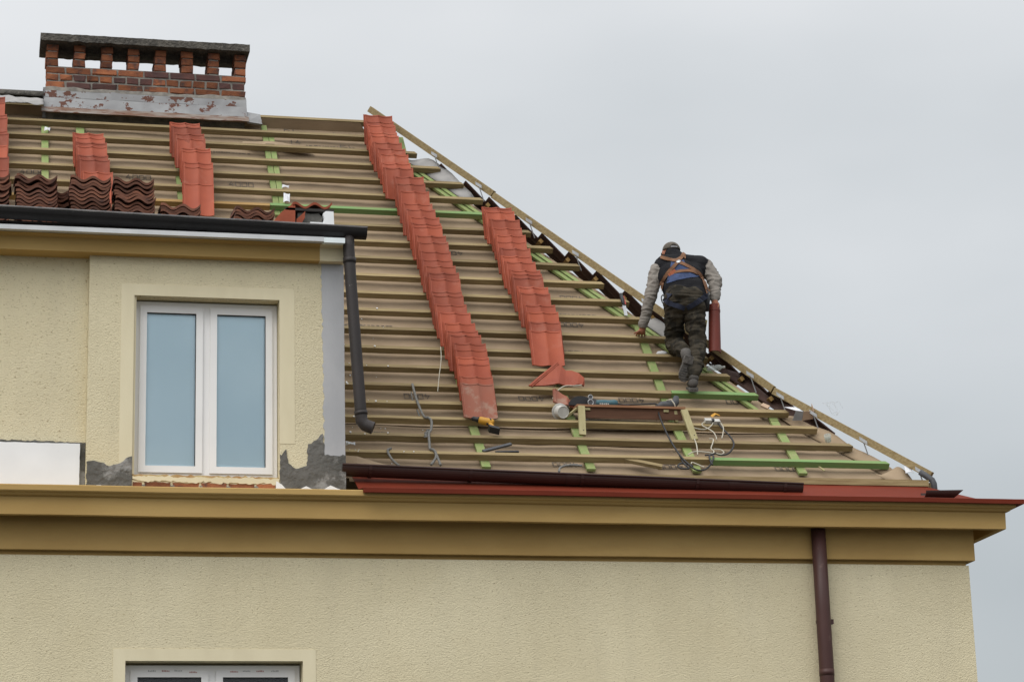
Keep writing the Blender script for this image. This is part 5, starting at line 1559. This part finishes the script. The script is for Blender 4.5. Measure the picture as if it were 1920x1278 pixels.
def bandf(a, b):
    t = -math.pi / 2 + (a - 0.5) * 0.75
    f = 0.10 + 0.09 * b
    r = 0.106
    p = Vector((r * 0.95 * math.cos(t) * math.cos(f), r * 1.1 * math.sin(t) * math.cos(f), r * 0.95 * math.sin(f)))
    return hc + p, p.normalized()
g.shell(bandf, 10, 1, 0.003)
g.build('cap_strap', 'gplaster', cp_)
# boots
def boot(heel, toe, ankle, solen, name='boot'):
    heel, toe, ankle, sn = Vector(heel), Vector(toe), Vector(ankle), Vector(solen).normalized()
    d = toe - heel; L_ = d.length; d.normalize()
    sn = (sn - d * sn.dot(d)).normalized()      # points out of the sole
    side = d.cross(sn).normalized()
    up = -sn
    outline = [(-0.012, 0.034), (0.03, 0.05), (0.10, 0.047), (0.16, 0.058), (0.21, 0.060), (0.255, 0.048), (0.282, 0.022)]
    sc = L_ / 0.27
    # upper: cross-sections along the foot
    secs = [(0.0, 0.04, 0.09), (0.04, 0.049, 0.105), (0.10, 0.048, 0.10), (0.16, 0.056, 0.078), (0.21, 0.057, 0.066), (0.255, 0.045, 0.052), (0.275, 0.022, 0.034)]
    g = G()
    vs = []; n = 10
    for t, wd, ht in secs:
        for k in range(n):
            a = 2 * math.pi * k / n
            vs.append(heel + d * t * sc + side * wd * math.cos(a) + up * (ht / 2 + ht / 2 * math.sin(a)))
    fs = [(i * n + k, i * n + (k + 1) % n, (i + 1) * n + (k + 1) % n, (i + 1) * n + k) for i in range(len(secs) - 1) for k in range(n)]
    fs += [tuple(reversed(range(n))), tuple((len(secs) - 1) * n + k for k in range(n))]
    g.add(vs, fs)
    top_ = heel + d * 0.05 * sc + up * 0.07
    g.tube([top_, top_.lerp(ankle, 0.6), ankle], [0.05, 0.053, 0.056], 12)
    bt = g.build(name, 'boot', roofer, smooth=True)
    g = G()
    left = [heel + d * t * sc + side * wd for t, wd in outline]
    right = [heel + d * t * sc - side * wd for t, wd in reversed(outline)]
    ring = left + right; m = len(ring)
    vs = [p - sn * 0.004 for p in ring] + [p + sn * 0.018 for p in ring]
    g.add(vs, [tuple(range(m)), tuple(range(2 * m - 1, m - 1, -1))] + [(i, m + i, m + (i + 1) % m, (i + 1) % m) for i in range(m)])
    hl = heel + d * 0.035 * sc + sn * 0.026
    g.box(hl, d * 0.042 * sc, side * 0.046, sn * 0.009)
    for k in range(5):
        g.box(heel + d * (0.13 + 0.027 * k) * sc + sn * 0.0205, d * 0.008, side * 0.05, sn * 0.004)
    g.build('sole', 'sole', bt)
    return bt
# right foot stands on the green batten, left foot kneels with its sole towards us
boot((6.985, 0.10, 7.365), (7.035, 0.335, 7.435), J['anR'] + Vector((0, -0.005, 0.035)), (0, 0.2, -1))
boot(HEELL, TOEL, J['anL'] + Vector((0, 0.0, 0.0)), (-0.1, -1, -0.15))

# ridge tile in his right hand
rt = thing('ridge_tile', 'dark red half-round ridge tile held upright in the roofer\'s right hand', 'ridge tile', (7.335, 0.43, 7.83))
a, b = Vector((7.334, 0.44, 7.832)), Vector((7.380, 0.52, 8.362))
dd = (b - a).normalized()
sx = Vector((1, 0, 0)); sx = (sx - dd * sx.dot(dd)).normalized(); sy = dd.cross(sx)
g = G()
def rtf(p, q):
    t = math.pi * p
    r = 0.066 - 0.006 * q
    nn = sx * math.cos(t) - sy * math.sin(t)
    return a + (b - a) * q + nn * r, nn
if (sx.cross(dd)).y > 0: pass
g.shell(rtf, 16, 2, 0.013)
g.build('shell', 'ridge', rt, smooth=False)
g = G()
def rtc(p, q):
    t = math.pi * p
    nn = sx * math.cos(t) - sy * math.sin(t)
    return a + (b - a) * (0.86 + 0.04 * q) + nn * 0.0645, nn
g.shell(rtc, 16, 1, 0.006)
g.build('collar', 'ridge', rt)
